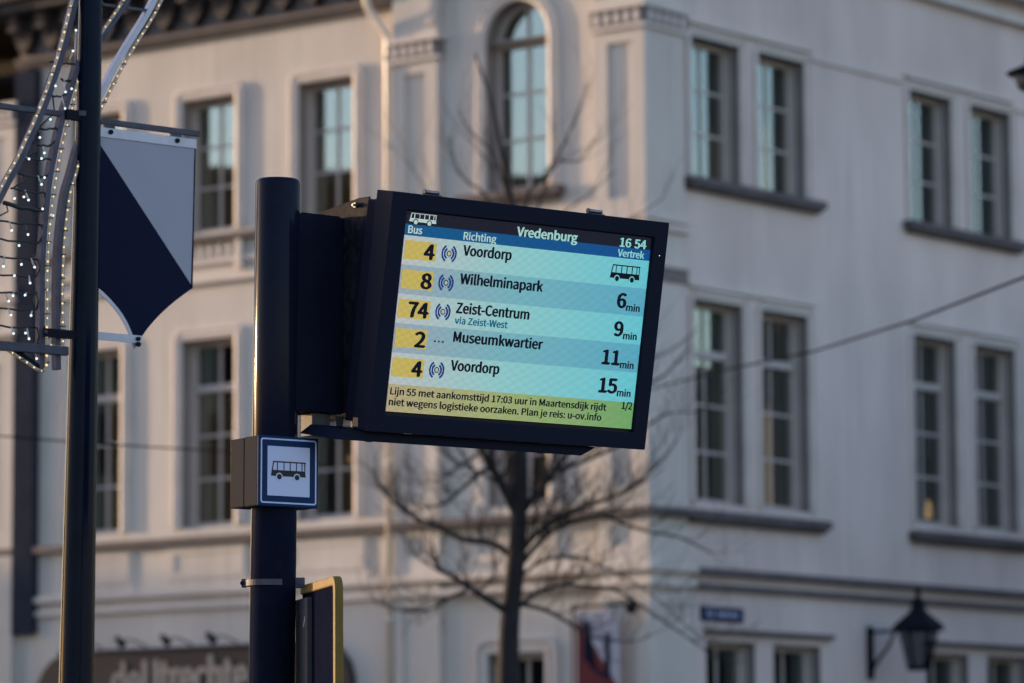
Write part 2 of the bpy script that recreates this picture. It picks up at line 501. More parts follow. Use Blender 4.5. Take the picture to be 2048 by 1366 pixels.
def make_window(frame, x, z, w, h, kind, parent=bld, sur='round', name='window', lab=None, curtain=None):
    """frame: LEFT or RIGHT; (x,z) lower left corner of the opening"""
    rotz = frame['rot'][2]
    base = Vector(frame['loc']) + Matrix.Rotation(rotz, 3, 'Z') @ Vector((x, 0, z))
    key = (round(w, 2), round(h, 2), kind, sur)
    y0, y1 = DEP - 0.035, DEP + 0.035
    if key not in win_cache:
        m = MB()
        f = 0.075
        m.box(0, f, y0, y1, 0, h).box(w - f, w, y0, y1, 0, h).box(f, w - f, y0, y1, 0, f).box(f, w - f, y0, y1, h - f, h)
        # outer reveal lining, a step towards the outside
        m.box(0.001, 0.03, y0 - 0.07, y0, 0, h - 0.002).box(w - 0.03, w - 0.001, y0 - 0.07, y0, 0, h - 0.002)
        panes = []
        if kind == 'six':
            rows = [f + (h - 2 * f) * k / 3 for k in range(4)]
            spans = list(zip(rows, rows[1:]))
            bar = 0.018
        elif kind == 'transom':
            tz = h * 0.745
            m.box(f, w - f, y0 - 0.03, y1, tz - 0.05, tz + 0.05)
            rows = [f + (tz - 0.05 - f) * k / 3 for k in range(4)]
            spans = list(zip(rows, rows[1:])) + [(tz + 0.05, h - f)]
            bar = 0.018
        else:
            spans = [(f, h - f)]
            rows = [f, h - f]
            bar = 0.018
        m.box(w / 2 - bar, w / 2 + bar, DEP - 0.02, DEP + 0.02, f, h - f) if kind != 'transom' else m.box(w / 2 - bar, w / 2 + bar, DEP - 0.02, DEP + 0.02, f, tz - 0.05).box(w / 2 - bar, w / 2 + bar, DEP - 0.02, DEP + 0.02, tz + 0.05, h - f)
        for r in rows[1:-1]:
            for a, b in ((f, w / 2 - bar), (w / 2 + bar, w - f)):
                m.box(a, b, DEP - 0.016, DEP + 0.016, r - bar, r + bar)
        for c, d in spans:
            for a, b in ((f, w / 2 - bar), (w / 2 + bar, w - f)):
                panes.append((a - 0.004, b + 0.004, c + 0.01, d - 0.01))
        win_cache[key] = (m, panes, {}, surround(rect_path(w, 0, h) if sur == 'round' else square_path(w, 0, h), PROF_ROUND if sur == 'round' else PROF_FLAT) if sur else None)
    m, panes, meshes, sm = win_cache[key]
    def put(nm, builder, mt, par, fix=True):
        k = nm + str(len([1 for q in meshes if q.startswith(nm)])) if nm not in meshes else nm
        if nm in meshes:
            o = bpy.data.objects.new(nm.split('#')[0], meshes[nm]); link(o, par)
        else:
            o = builder().build(nm.split('#')[0], mt, par, fix=fix); meshes[nm] = o.data
        return o
    wo = put(name, lambda: m, 'sash', parent)
    wo.location = base; wo.rotation_euler = (0, 0, rotz)
    for i, (a, b, c, d) in enumerate(panes):
        put('pane#%d' % i, lambda: MB().quad((a, DEP + 0.002, c), (b, DEP + 0.002, c), (b, DEP + 0.002, d), (a, DEP + 0.002, d)), 'glass', wo, False)
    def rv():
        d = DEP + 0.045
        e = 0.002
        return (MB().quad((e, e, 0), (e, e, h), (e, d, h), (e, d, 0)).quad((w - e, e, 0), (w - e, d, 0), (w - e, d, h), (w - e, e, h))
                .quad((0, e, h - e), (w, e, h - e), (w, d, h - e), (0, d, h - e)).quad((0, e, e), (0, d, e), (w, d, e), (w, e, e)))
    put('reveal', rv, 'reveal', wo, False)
    if curtain:
        c0, c1, zz0, zz1 = curtain
        cm = MB(); n = 14
        for q in range(n):
            xa, xb = c0 + (c1 - c0) * q / n, c0 + (c1 - c0) * (q + 1) / n
            cm.quad((xa, DEP + .12 + .03 * (q % 2), zz0), (xb, DEP + .12 + .03 * ((q + 1) % 2), zz0), (xb, DEP + .12 + .03 * ((q + 1) % 2), zz1), (xa, DEP + .12 + .03 * (q % 2), zz1))
        cm.build('curtain', 'curtain', wo, fix=False)
    if sm:
        put('surround', lambda: sm, 'trim', wo)
    return wo

# the openings -------------------------------------------------
WL = 1.01
lx = [-10.38, -8.20, -6.02]
holes_L = []
for x in lx:
    holes_L += [(x, x + WL, 9.90, 11.79), (x, x + WL, 5.76, 8.38)]
holes_L += [(-10.4, -9.4, 0.6, 2.9), (-6.0, -5.0, 0.6, 2.9)]
WR = 1.10
ry = [1.12, 2.64, 6.34, 7.94]
holes_R = []
for y in ry:
    holes_R += [(y, y + WR, 10.0, 11.88), (y, y + WR, 5.75, 8.40), (y + 0.2, y + 0.2 + WR, 1.4, 3.96)]
wall_with_holes(-11.45, -4.23, 0, 14, holes_L).build('wall', 'plaster', bld, **LEFT)
wall_with_holes(0.85, 22, 0, 14, holes_R).build('wall', 'plaster_grey', bld, **RIGHT)
for x in lx:
    make_window(LEFT, x, 9.90, WL, 1.89, 'six')
    make_window(LEFT, x, 5.76, WL, 2.62, 'transom', curtain={-10.38: (0.0, 0.45, 0, 2.6), -8.20: (0.75, 1.0, 0, 2.6), -6.02: (0.0, 0.4, 0, 2.6)}[x])
for x in (-10.4, -6.0):
    make_window(LEFT, x, 0.6, 1.0, 2.3, 'plain', sur=None)
curts = {1.12: (0.62, 1.05, 0.0, 2.6), 2.64: (0.55, 1.08, 0.0, 2.6), 6.34: (0.02, 1.08, 1.0, 2.0), 7.94: (0.7, 1.08, 0, 2.6)}
for y in ry:
    make_window(RIGHT, y, 10.0, WR, 1.88, 'six', sur='flat', curtain=(0.0, 0.35, 0.0, 1.85) if y in (2.64, 7.94) else None)
    make_window(RIGHT, y, 5.75, WR, 2.65, 'transom', sur='flat', curtain=curts[y])
    make_window(RIGHT, y + 0.2, 1.4, WR, 2.56, 'plain', sur=None)

# the bay with the round-headed window ------------------------
AX0, AX1, ASP = -2.70, -1.64, 11.93
AR, AC = (AX1 - AX0) / 2, (AX0 + AX1) / 2
bay = wall_with_holes(-3.46, -0.80, 0, ASP, [(AX0, AX1, 9.93, ASP), (-2.70, -1.69, 5.76, 8.38), (-2.72, -1.76, 1.0, 3.83)])
bay.quad((-3.46, 0, ASP), (AX0, 0, ASP), (AX0, 0, 14), (-3.46, 0, 14)).quad((AX1, 0, ASP), (-0.8, 0, ASP), (-0.8, 0, 14), (AX1, 0, 14))
arc = [(AC + AR * math.cos(math.pi - math.pi * k / 20), ASP + AR * math.sin(math.pi * k / 20)) for k in range(21)]
for (a, c), (b, d) in zip(arc, arc[1:]):
    bay.quad((a, 0, c), (b, 0, d), (b, 0, 14), (a, 0, 14))
    bay.quad((a, 0, c), (a, 0.3, c), (b, 0.3, d), (b, 0, d))
bay.build('wall', 'plaster', bld, **LEFT)

def half_arc(r, cx, cz, n=20, a0=math.pi, a1=0):
    return [(cx + r * math.cos(a0 + (a1 - a0) * k / n), cz + r * math.sin(a0 + (a1 - a0) * k / n)) for k in range(n + 1)]
aw = MB()
f = 0.075
w, hs = AX1 - AX0, ASP - 9.93
y0, y1 = DEP - 0.035, DEP + 0.035
aw.box(0, f, y0, y1, 0, hs).box(w - f, w, y0, y1, 0, hs).box(f, w - f, y0, y1, 0, f)
aw.box(0.02, w - 0.02, y0 - 0.05, y1, hs - 0.05, hs + 0.06)
aw.box(w / 2 - 0.022, w / 2 + 0.022, DEP - 0.02, DEP + 0.02, f, hs - 0.05).box(w / 2 - 0.022, w / 2 + 0.022, DEP - 0.02, DEP + 0.02, hs + 0.06, hs + AR - f)
hz = [f + (hs - 0.05 - f) * k / 3 for k in range(4)]
for r in hz[1:-1]:
    aw.box(f, w / 2 - 0.022, DEP - 0.016, DEP + 0.016, r - 0.02, r + 0.02).box(w / 2 + 0.022, w - f, DEP - 0.016, DEP + 0.016, r - 0.02, r + 0.02)
oa, ia = half_arc(AR, w / 2, hs), half_arc(AR - f, w / 2, hs)
for k in range(20):
    aw.prism([ia[k], ia[k + 1], oa[k + 1], oa[k]], y0, y1)
awo = aw.build('arched_window', 'sash', bld, loc=(AX0, WY, 9.93))
for c, d in zip(hz, hz[1:]):
    for a, b in ((f, w / 2 - 0.022), (w / 2 + 0.022, w - f)):
        MB().quad((a, DEP + .002, c), (b, DEP + .002, c), (b, DEP + .002, d), (a, DEP + .002, d)).build('pane', 'glass', awo, fix=False)
for sgn in (0, 1):
    q = ia[:11] if sgn == 0 else ia[10:]
    pts = [(p[0], DEP + .002, p[1]) for p in q] + [(w / 2, DEP + .002, hs)]
    MB().add(pts, [tuple(reversed(range(len(pts))))]).build('pane', 'glass', awo, fix=False)
base = [(0, 0, math.pi), (0, hs, math.pi)] + [(w / 2 + AR * math.cos(math.pi - math.pi * k / 24), hs + AR * math.sin(math.pi * k / 24), math.pi - math.pi * k / 24) for k in range(1, 24)] + [(w, hs, 0), (w, 0, 0)]
surround(base, PROF_ROUND).build('surround', 'trim', awo)
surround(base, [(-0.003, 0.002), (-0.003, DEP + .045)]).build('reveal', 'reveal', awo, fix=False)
MB().box(-0.42, w + 0.26, -0.20, 0.0, -0.13, -0.02).box(-0.36, w + 0.2, -0.14, 0.0, -0.19, -0.13).build('sill', 'stone', awo, bevel=0.01)
make_window(LEFT, -2.70, 5.76, 1.01, 2.62, 'transom')
gw = make_window(LEFT, -2.72, 1.0, 0.96, 2.83, 'plain', sur=None)
surround(rect_path(0.96, 0, 2.83), [(0, 0), (0, -0.04), (0.07, -0.06), (0.075, -0.02), (0.15, -0.02), (0.155, -0.07), (0.21, -0.07), (0.22, 0)]).build('surround', 'trim', gw)

# spandrel plate with the big relieving arch over the bay, in the plane of the pilasters
sp = MB()
big = half_arc(1.33, -2.13, 12.30, 28)
for (a, c), (b, d) in zip(big, big[1:]):
    sp.quad((a, 0, c), (b, 0, d), (b, 0, 14), (a, 0, 14))
    sp.quad((a, 0, c), (a, WY, c), (b, WY, d), (b, 0, d))
sp.quad((-4.23, 0, 12.16), (-3.46, 0, 12.16), (-3.46, 0, 14), (-4.23, 0, 14)).quad((-0.80, 0, 12.16), (0, 0, 12.16), (0, 0, 14), (-0.80, 0, 14))
sp.quad((-3.46, 0, 12.16), (-3.46, WY, 12.16), (-3.46, WY, 12.3), (-3.46, 0, 12.3)).quad((-0.8, 0, 12.16), (-0.8, WY, 12.16), (-0.8, WY, 12.3), (-0.8, 0, 12.3))
sp.quad((0, 0, 12.16), (0, 0.85, 12.16), (0, 0.85, 14), (0, 0, 14)).quad((0, 0.85, 12.16), (-WX, 0.85, 12.16), (-WX, 0.85, 14), (0, 0.85, 14))
sp.quad((-4.23, 0, 12.16), (-4.23, WY, 12.16), (-4.23, WY, 14), (-4.23, 0, 14))
sp.build('spandrel', 'plaster', bld)
sb = half_arc(1.33, -2.13, 12.30, 28)
surround([(p[0], p[1], math.pi - math.pi * k / 28) for k, p in enumerate(sb)], [(0, 0), (0, -0.04), (0.10, -0.05), (0.14, -0.03), (0.15, 0)]).build('arch_moulding', 'trim', bld)

# pilasters ----------------------------------------------------
def pilaster_shaft(x0, x1, z0, z1, panel=None, material='plaster', frame=None, wrap=None):
    """shaft in the plane y=0, with a sunk panel (a hole lined 4 cm deep)"""
    m = MB()
    hs_ = [panel] if panel else []
    m2 = wall_with_holes(x0, x1, z0, z1, hs_, depth=0.045)
    m.add(m2.v, m2.f)
    if panel:
        a, b, c, d = panel
        m.quad((a, 0.045, c), (b, 0.045, c), (b, 0.045, d), (a, 0.045, d))
    m.quad((x0, 0, z0), (x0, WY, z0), (x0, WY, z1), (x0, 0, z1))
    if wrap:       # the corner: a second face on the shady side
        m.quad((x1, 0, z0), (x1, wrap, z0), (x1, wrap, z1), (x1, 0, z1))
        m.quad((x1, wrap, z0), (x1 - WX, wrap, z0), (x1 - WX, wrap, z1), (x1, wrap, z1))
        m.quad((x1 - .003, 0.3, z0), (x1 - .003, 0.3, z1), (x1 - .003, 0.31, z1), (x1 - .003, 0.31, z0))
    else:
        m.quad((x1, 0, z0), (x1, WY, z0), (x1, WY, z1), (x1, 0, z1))
    return m

def pilaster(x0, x1, wrap=None, low_panel=True):
    p = pilaster_shaft(x0, x1, 9.42, 11.86, (x0 + 0.2, x1 - 0.2, 9.62, 11.66), wrap=wrap).build('pilaster', 'plaster', bld)
    ww = wrap or 0
    def band(z0, z1, out, nm, mt, bev=0.0):
        m = MB()
        if wrap:
            m.box(x0 - out, x1 + out, -out, WY, z0, z1).box(x1 - WX, x1 + out, WY, ww + out, z0, z1)
        else:
            m.box(x0 - out, x1 + out, -out, WY, z0, z1)
        return m.build(nm, mt, p, bevel=bev)
    cap = band(11.88, 12.08, 0.035, 'capital', 'capital')
    band(12.08, 12.16, 0.075, 'abacus', 'trim', 0.01)
    band(11.82, 11.88, 0.05, 'capital_ring', 'trim', 0.008)
    # carved leaves on the capital
    lm = MB()
    n = max(4, int((x1 - x0) / 0.15))
    for k in range(n):
        cx = x0 + (x1 - x0) * (k + 0.5) / n
        lm.prism([(cx - 0.035, 11.9), (cx + 0.035, 11.9), (cx + 0.05, 12.0), (cx, 12.065), (cx - 0.05, 12.0)], -0.065, -0.034)
    if wrap:
        n2 = 5
        for k in range(n2):
            cy = ww * (k + 0.5) / n2
            lm.add([(x1 + .034, cy - .035, 11.9), (x1 + .034, cy + .035, 11.9), (x1 + .034, cy + .05, 12.0), (x1 + .034, cy, 12.065), (x1 + .034, cy - .05, 12.0),
                    (x1 + .065, cy - .035, 11.9), (x1 + .065, cy + .035, 11.9), (x1 + .065, cy + .05, 12.0), (x1 + .065, cy, 12.065), (x1 + .065, cy - .05, 12.0)],
                   [(0, 1, 2, 3, 4), (9, 8, 7, 6, 5), (0, 1, 6, 5), (1, 2, 7, 6), (2, 3, 8, 7), (3, 4, 9, 8), (4, 0, 5, 9)])
    lm.build('carved_leaves', 'trim', p)
    band(9.32, 9.42, 0.05, 'base_moulding', 'trim', 0.008)
    band(9.20, 9.26, 0.07, 'base_moulding', 'trim', 0.008)
    m = pilaster_shaft(x0 + .01, x1, 8.72, 9.32, (x0 + .18, x1 - .18, 8.8, 9.12), wrap=wrap).build('pedestal', 'plaster', p)
    band(8.55, 8.72, 0.03, 'lower_capital', 'capital')
    band(8.72, 8.78, 0.06, 'lower_abacus', 'trim', 0.008)
    pilaster_shaft(x0 + .01, x1, 5.62, 8.55, (x0 + .2, x1 - .2, 5.9, 8.3), wrap=wrap).build('lower_shaft', 'plaster', p)
    pilaster_shaft(x0 + .01, x1, 4.9, 5.52, (x0 + .18, x1 - .22, 5.14, 5.42), wrap=wrap).build('pedestal', 'plaster', p)
    if wrap:
        wrap = 0.92
    pilaster_shaft(x0, x1, 0, 4.9, (x0 + .13, x1 - .22, 0.8, 4.46), wrap=wrap).build('ground_shaft', 'plaster', p)
    return p
pilaster(-4.23, -3.46)
pilaster(-0.80, 0.0, wrap=0.85)
pilaster(-12.25, -11.45)
wall_with_holes(-17, -12.25, 0, 14, []).build('wall', 'plaster', bld, **LEFT)

# ledges running round both sides ------------------------------
def ledge(name, z0, z1, out, mt, bay=True, right_to=0.95, bev=0.01, left_to=-16.9):
    m = MB()
    m.box(left_to, -4.23, WY - out, WY + .01, z0, z1)
    if bay:
        m.box(-4.235, out, -out, WY + .02, z0, z1)
        m.box(-WX - .01, out, WY + .02, right_to, z0, z1)
    if right_to > 2:
        pass
    return m.build(name, mt, bld, bevel=bev)
ledge('ledge', 5.525, 5.625, 0.13, 'stone', right_to=0.9)
ledge('moulding', 4.81, 4.90, 0.10, 'trim', right_to=0.95)
ledge('moulding', 4.62, 4.70, 0.075, 'trim', right_to=0.95)
m = MB().box(0.93, 22, -0.11, 0.01, 4.81, 4.90).build('moulding', 'stone', bld, **RIGHT)
m = MB().box(0.93, 22, -0.08, 0.01, 4.62, 4.70).build('moulding', 'stone', bld, **RIGHT)
# upper window ledges on the sunny side with the little corbels beneath
led = MB().box(-11.44, -4.6, -0.13, 0.0, 9.74, 9.83).build('ledge', 'stone', bld, bevel=0.01, **LEFT)
MB().box(-11.44, -4.62, -0.07, 0.0, 9.42, 9.50).box(-11.44, -4.62, -0.09, 0.0, 9.16, 9.25).build('moulding', 'trim', bld, bevel=0.01, **LEFT)
cb = None
for x in lx:
    for k in range(7):
        q = x - 0.02 + k * 0.175
        c = MB().box(0, 0.07, -0.05, 0.0, 9.53, 9.70) if cb is None else None
        if cb is None:
            o = c.build('corbel', 'trim', led, loc=(q, 0, 0)); cb = o.data
        else:
            o = bpy.data.objects.new('corbel', cb); link(o, led); o.location = (q, 0, 0)
    MB().box(x + 1.07, x + 1.19, -0.10, 0.0, 9.30, 9.735).build('console', 'trim', led, bevel=0.02)
# sunk panels below the lower windows, drawn by raised frames
for x in lx + [-2.74]:
    mm = MB()
    a, b, c, d = x - 0.12, x + 1.08, 5.14, 5.38
    pf = 0.035
    mm.box(a - .1, a, -pf, 0, c - .1, d + .1).box(b, b + .1, -pf, 0, c - .1, d + .1).box(a, b, -pf, 0, d, d + .1).box(a, b, -pf, 0, c - .1, c)
    mm.build('panel_frame', 'plaster', bld, **LEFT)
# apron strips that stand forward below the windows (their right edges throw a shade)
for x in lx:
    MB().box(x - .32, x + 1.28, -0.02, 0.0, 4.905, 5.52).build('apron', 'plaster', bld, **LEFT)

# window sills and bands of the shady side
for y0_ in (0.92, 6.14):
    for z in (9.88, 5.53):
        MB().box(y0_, y0_ + 3.12, -0.17, 0.0, z, z + 0.11).box(y0_ + .05, y0_ + 3.07, -0.12, 0.0, z - 0.05, z).build('sill', 'stone', bld, bevel=0.012, **RIGHT)
    MB().box(y0_ + .08, y0_ + 2.98, -0.07, 0.0, 12.035, 12.085).build('label_moulding', 'trim', bld, **RIGHT)
    MB().box(y0_ + .08, y0_ + 2.98, -0.06, 0.0, 8.545, 8.595).build('label_moulding', 'trim', bld, **RIGHT)
    MB().box(y0_ + .35, y0_ + 3.25, -0.09, 0.0, 4.06, 4.12).build('label_moulding', 'stone', bld, **RIGHT)
MB().box(3.92, 6.2, -0.04, 0.0, 11.94, 11.985).box(9.15, 22, -0.04, 0.0, 11.94, 11.985).build('string_course', 'trim', bld, **RIGHT)
MB().box(-0.05, 22, -0.14, 0.0, 13.22, 13.34).box(-.05, 22, -0.3, 0.0, 13.55, 13.9).build('cornice', 'trim', bld, **RIGHT)

# cornice with the row of hanging brackets on the sunny side
cor = MB().box(-11.44, -4.24, -0.16, 0.0, 12.70, 12.77).box(-11.44, -4.24, -0.11, 0.0, 12.64, 12.70).build('cornice', 'stone', bld, bevel=0.008, **LEFT)
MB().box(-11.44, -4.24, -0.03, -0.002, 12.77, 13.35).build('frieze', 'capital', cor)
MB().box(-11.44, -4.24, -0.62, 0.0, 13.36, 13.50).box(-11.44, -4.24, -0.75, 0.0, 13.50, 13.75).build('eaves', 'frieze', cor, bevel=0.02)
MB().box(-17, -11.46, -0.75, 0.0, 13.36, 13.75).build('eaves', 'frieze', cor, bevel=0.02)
bk = None
for k in range(13):
    x = -11.2 + k * 0.56
    if bk is None:
        m = MB()
        pr = [(-.22, 13.36), (-.22, 13.22), (-.19, 13.08), (-.13, 12.96), (-.07, 12.88), (0, 12.82), (.07, 12.88), (.13, 12.96), (.19, 13.08), (.22, 13.22), (.22, 13.36)]
        m.prism(pr, -0.22, -0.03)
        m.box(-.09, .09, -0.45, -0.22, 13.12, 13.36)
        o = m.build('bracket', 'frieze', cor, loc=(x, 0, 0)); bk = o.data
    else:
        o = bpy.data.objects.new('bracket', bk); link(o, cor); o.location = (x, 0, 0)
# a roof and back so that the building is closed
MB().box(-17, -0.75, 0.35, 9, 13.9, 14.3).box(-9, -0.75, 8, 22, 13.9, 14.3).build('roof', 'roof', bld)
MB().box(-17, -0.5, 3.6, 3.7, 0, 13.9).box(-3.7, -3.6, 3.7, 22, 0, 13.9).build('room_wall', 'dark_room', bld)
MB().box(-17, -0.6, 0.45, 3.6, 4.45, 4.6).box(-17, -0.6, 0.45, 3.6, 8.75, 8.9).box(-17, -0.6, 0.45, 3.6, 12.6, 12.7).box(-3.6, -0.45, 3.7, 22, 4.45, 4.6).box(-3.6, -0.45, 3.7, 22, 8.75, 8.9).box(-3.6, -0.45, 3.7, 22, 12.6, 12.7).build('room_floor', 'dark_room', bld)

# rain pipe, and a plain dark strip at the far left
pp = [(-4.31, -0.0, 2.0), (-4.31, -0.0, 12.15), (-4.33, -0.02, 12.28), (-4.50, -0.2, 12.62), (-4.52, -0.22, 12.8), (-4.52, -0.25, 13.36)]
rp = MB().tube(pp, 0.052, 14).build('rain_pipe', 'pipe', bld, smooth=True)
for z in (2.4, 4.3, 6.4, 7.9, 9.55, 10.7, 11.9):
    MB().tube([(-4.31, 0, z), (-4.31, 0, z + .07)], 0.062, 14).build('pipe_collar', 'pipe', rp, smooth=True)
MB().box(-11.44, -11.02, -0.015, 0.12, 4.38, 12.6).build('wall_strip', 'dark_strip', bld, bevel=0.01)  # upright dark strip on the wall beside the far-left pilaster

# lamps seen behind the panes
for k, (x, z) in enumerate(((-5.62, 6.62), (-5.42, 6.66))):
    MB().ball((x, 0.72, z), 0.04, 8, 6).build('ceiling_lamp', 'warm_lamp', bld, smooth=True)
for k, (y, z) in enumerate(((7.26, 5.88), (7.62, 5.88))):
    MB().lathe([(0.02, 0), (0.055, 0.03), (0.035, 0.24), (0.01, 0.26)], (-0.46, y, z), 10).build('table_lamp', 'warm_lamp', bld, smooth=True)

# ------------------------------------------------------------------ things on the building
def on_left(x, y, z):
    return BM @ Vector((x, y, z))
# shop sign
ss = empty('shop_sign', on_left(-8.0, WY, 3.2), (0, 0, BROT))
tag(ss, 'long dark brown shop sign with rounded ends and pale letters on the sunny facade', 'sign')
bp_ = [(-2.95, -0.45), (3.0, -0.45), (3.0, 0.40), (2.93, 0.62), (2.78, 0.78), (2.6, 0.86), (-2.45, 0.86), (-2.63, 0.78), (-2.78, 0.66), (-2.88, 0.5), (-2.95, 0.40)]
MB().prism(bp_, -0.14, 0.0).build('board', 'shop_board', ss, bevel=0.02)
MB().box(-2.45, 2.6, -0.17, 0.0, 0.862, 0.90).build('top_rail', 'frieze', ss)
text_mesh('lettering', 'de', -1.38, -0.86, 0.24, 0.44, 'shop_letter', ss, y=-0.16, bold=0.05, thick=0.01)
text_mesh('lettering', 'Utrechte', -0.78, 1.16, 0.24, 0.48, 'shop_letter', ss, y=-0.16, bold=0.06, thick=0.01)
for k in range(5):
    lx_ = -1.72 + k * 0.86
    l = empty('sign_lamp', on_left(-8.0 + lx_, WY, 3.2), (0, 0, BROT))
    tag(l, ['leftmost small dark spotlight on top of the brown shop sign', 'second small spotlight from the left on the shop sign', 'small dark spotlight above the middle letters of the shop sign',
            'small dark spotlight on the shop sign just left of the bus stop post', 'small dark spotlight on the shop sign hidden behind the bus stop post'][k], 'spotlight', 'spotlights along the top of the shop sign')
    MB().tube([(0, -0.02, 0.93), (-0.02, -0.3, 1.02), (-0.03, -0.55, 1.00)], 0.012, 6).build('arm', 'iron', l)
    MB().tube([(-0.03, -0.60, 1.04), (-0.02, -0.47, 0.93)], [0.035, 0.06], 10).build('lamp_head', 'iron', l, smooth=True)

# street name plate
sn = empty('street_name_sign', BM @ Vector((-WX, 1.66, 4.31)), (0, 0, BROT + math.pi / 2))
tag(sn, 'small blue street name plate with white lettering on the shaded wall', 'sign')
MB().box(-0.47, 0.47, -0.03, 0.0, -0.095, 0.095).build('plate', 'street_blue', sn, bevel=0.004)
for k in range(9):       # too small and blurred to be read in the photograph: nine letter strokes
    MB().box(-0.34 + k * .077, -0.30 + k * .077, -0.034, -0.031, -0.03, 0.03).build('letter', 'street_blue' if k == 2 else 'sign_white', sn)

# flag banner on its bracket, near the corner
fb = empty('hanging_banner', on_left(-0.62, 0.0, 3.28), (0, 0, BROT))
tag(fb, 'red and white hanging banner with a dark emblem by the building corner', 'banner')
MB().tube([(-0.5, -0.18, 1.10), (0.42, -0.18, 1.10)], 0.018, 8).build('rod', 'iron', fb)
MB().tube([(0.42, -0.18, 1.10), (0.42, 0, 1.10)], 0.018, 8).ball((0.44, -0.15, 1.06), 0.085, 12, 8).build('bracket', 'iron', fb, smooth=True)
MB().tube([(-0.47, -0.18, -0.4), (-0.47, -0.18, 1.12)], 0.016, 8).build('upright', 'flag_red', fb)
MB().prism([(-0.40, 0.02), (0.28, 0.02), (-0.40, 0.98)], -0.19, -0.18).build('red_field', 'flag_red', fb)
MB().prism([(0.28, 0.022), (0.28, 1.02), (-0.40, 1.02), (-0.40, 0.982)], -0.19, -0.18).build('white_field', 'flag_white', fb)
MB().prism([(-0.29, 0.92), (-0.29, 0.42), (-0.10, 0.30), (0.05, 0.24), (0.05, 0.75), (0.13, 0.75), (0.13, 0.16), (-0.02, 0.2), (-0.19, 0.32), (-0.20, 0.92)][::-1], -0.197, -0.191).build('emblem', 'shield_navy', fb)

# wall lantern on the shady side
wl = empty('wall_lantern', BM @ Vector((-WX, 5.12, 4.15)), (0, 0, BROT + math.pi / 2))
tag(wl, 'old iron wall lantern with a pointed hood on a curved arm by the shaded wall', 'lantern')
MB().box(-0.07, 0.07, -0.03, 0.0, -0.6, 0.12).build('wall_plate', 'iron', wl)
MB().tube([(0, 0, 0.05), (0, -0.72, 0.05)], 0.022, 8).tube([(0, -0.03, -0.5), (0, -0.12, -0.36), (0, -0.3, -0.18), (0, -0.42, 0.04)], 0.024, 8).ball((0, -0.04, 0.05), 0.05, 8, 6).build('arm', 'iron', wl, smooth=True)
c = (0, -0.80, 0)
MB().lathe([(0.02, 0.62), (0.045, 0.58), (0.03, 0.5), (0.08, 0.46), (0.10, 0.34), (0.12, 0.30), (0.14, 0.28), (0.33, 0.12), (0.36, 0.05), (0.30, 0.03)][::-1], c, 6).build('hood', 'iron', wl)
lc = MB()
for k in range(6):
    t = 2 * math.pi * k / 6
    lc.tube([(c[0] + .26 * math.cos(t), c[1] + .26 * math.sin(t), .04), (c[0] + .15 * math.cos(t), c[1] + .15 * math.sin(t), -.46)], 0.014, 5)
lc.lathe([(0.16, -.50), (0.17, -.44), (0.10, -.44)], c, 6)
lc.build('cage', 'iron', wl)
MB().lathe([(0.14, -.44), (0.245, .03)], c, 6).build('lantern_glass', 'lantern_glass', wl)

# hood of another street lamp at the right edge
hl = empty('hanging_street_lamp', (3.87, 30, 7.13))
tag(hl, 'dark conical street lamp hood cut off by the right edge of the picture', 'lamp')
MB().lathe([(0.17, -0.02), (0.19, 0.0), (0.05, 0.06), (0.03, 0.2), (0.02, 0.21)], (0, 0, 0), 20).build('hood', 'iron', hl, smooth=True)
MB().lathe([(0.03, -0.16), (0.10, -0.12), (0.14, -0.025)], (0, 0, 0), 20).build('bulb_bowl', 'dull_steel', hl, smooth=True)
MB().tube([(0, 0, .2), (0, 0, 1.9), (2.6, .3, 2.2)], 0.015, 6).build('suspension_cable', 'cable', hl)

# overhead cables
def cable(pts, r, label):
    o = MB().tube(pts, r, 6).build('overhead_cable', 'cable', None, smooth=True)
    tag(o, label, 'cable')
cable([(1.47, 44.3, 6.30), (2.08, 40.0, 6.03), (2.67, 36.0, 5.75), (3.16, 32.0, 5.53), (3.53, 28.0, 5.33), (3.93, 25.0, 5.22), (4.3, 22, 5.2)], 0.010, 'thick grey overhead cable rising to the right across the shaded facade')
cable([(-9, 28.5, 4.9), (-4.03, 28.0, 4.32), (-3.52, 28.0, 4.28), (-2.83, 28.0, 4.22), (-2.5, 34.0, 4.72), (-2.3, 44.0, 5.55), (-2.35, 54.9, 6.35)], 0.006, 'thin pale overhead cable crossing low between the lamp post and bus stop post')

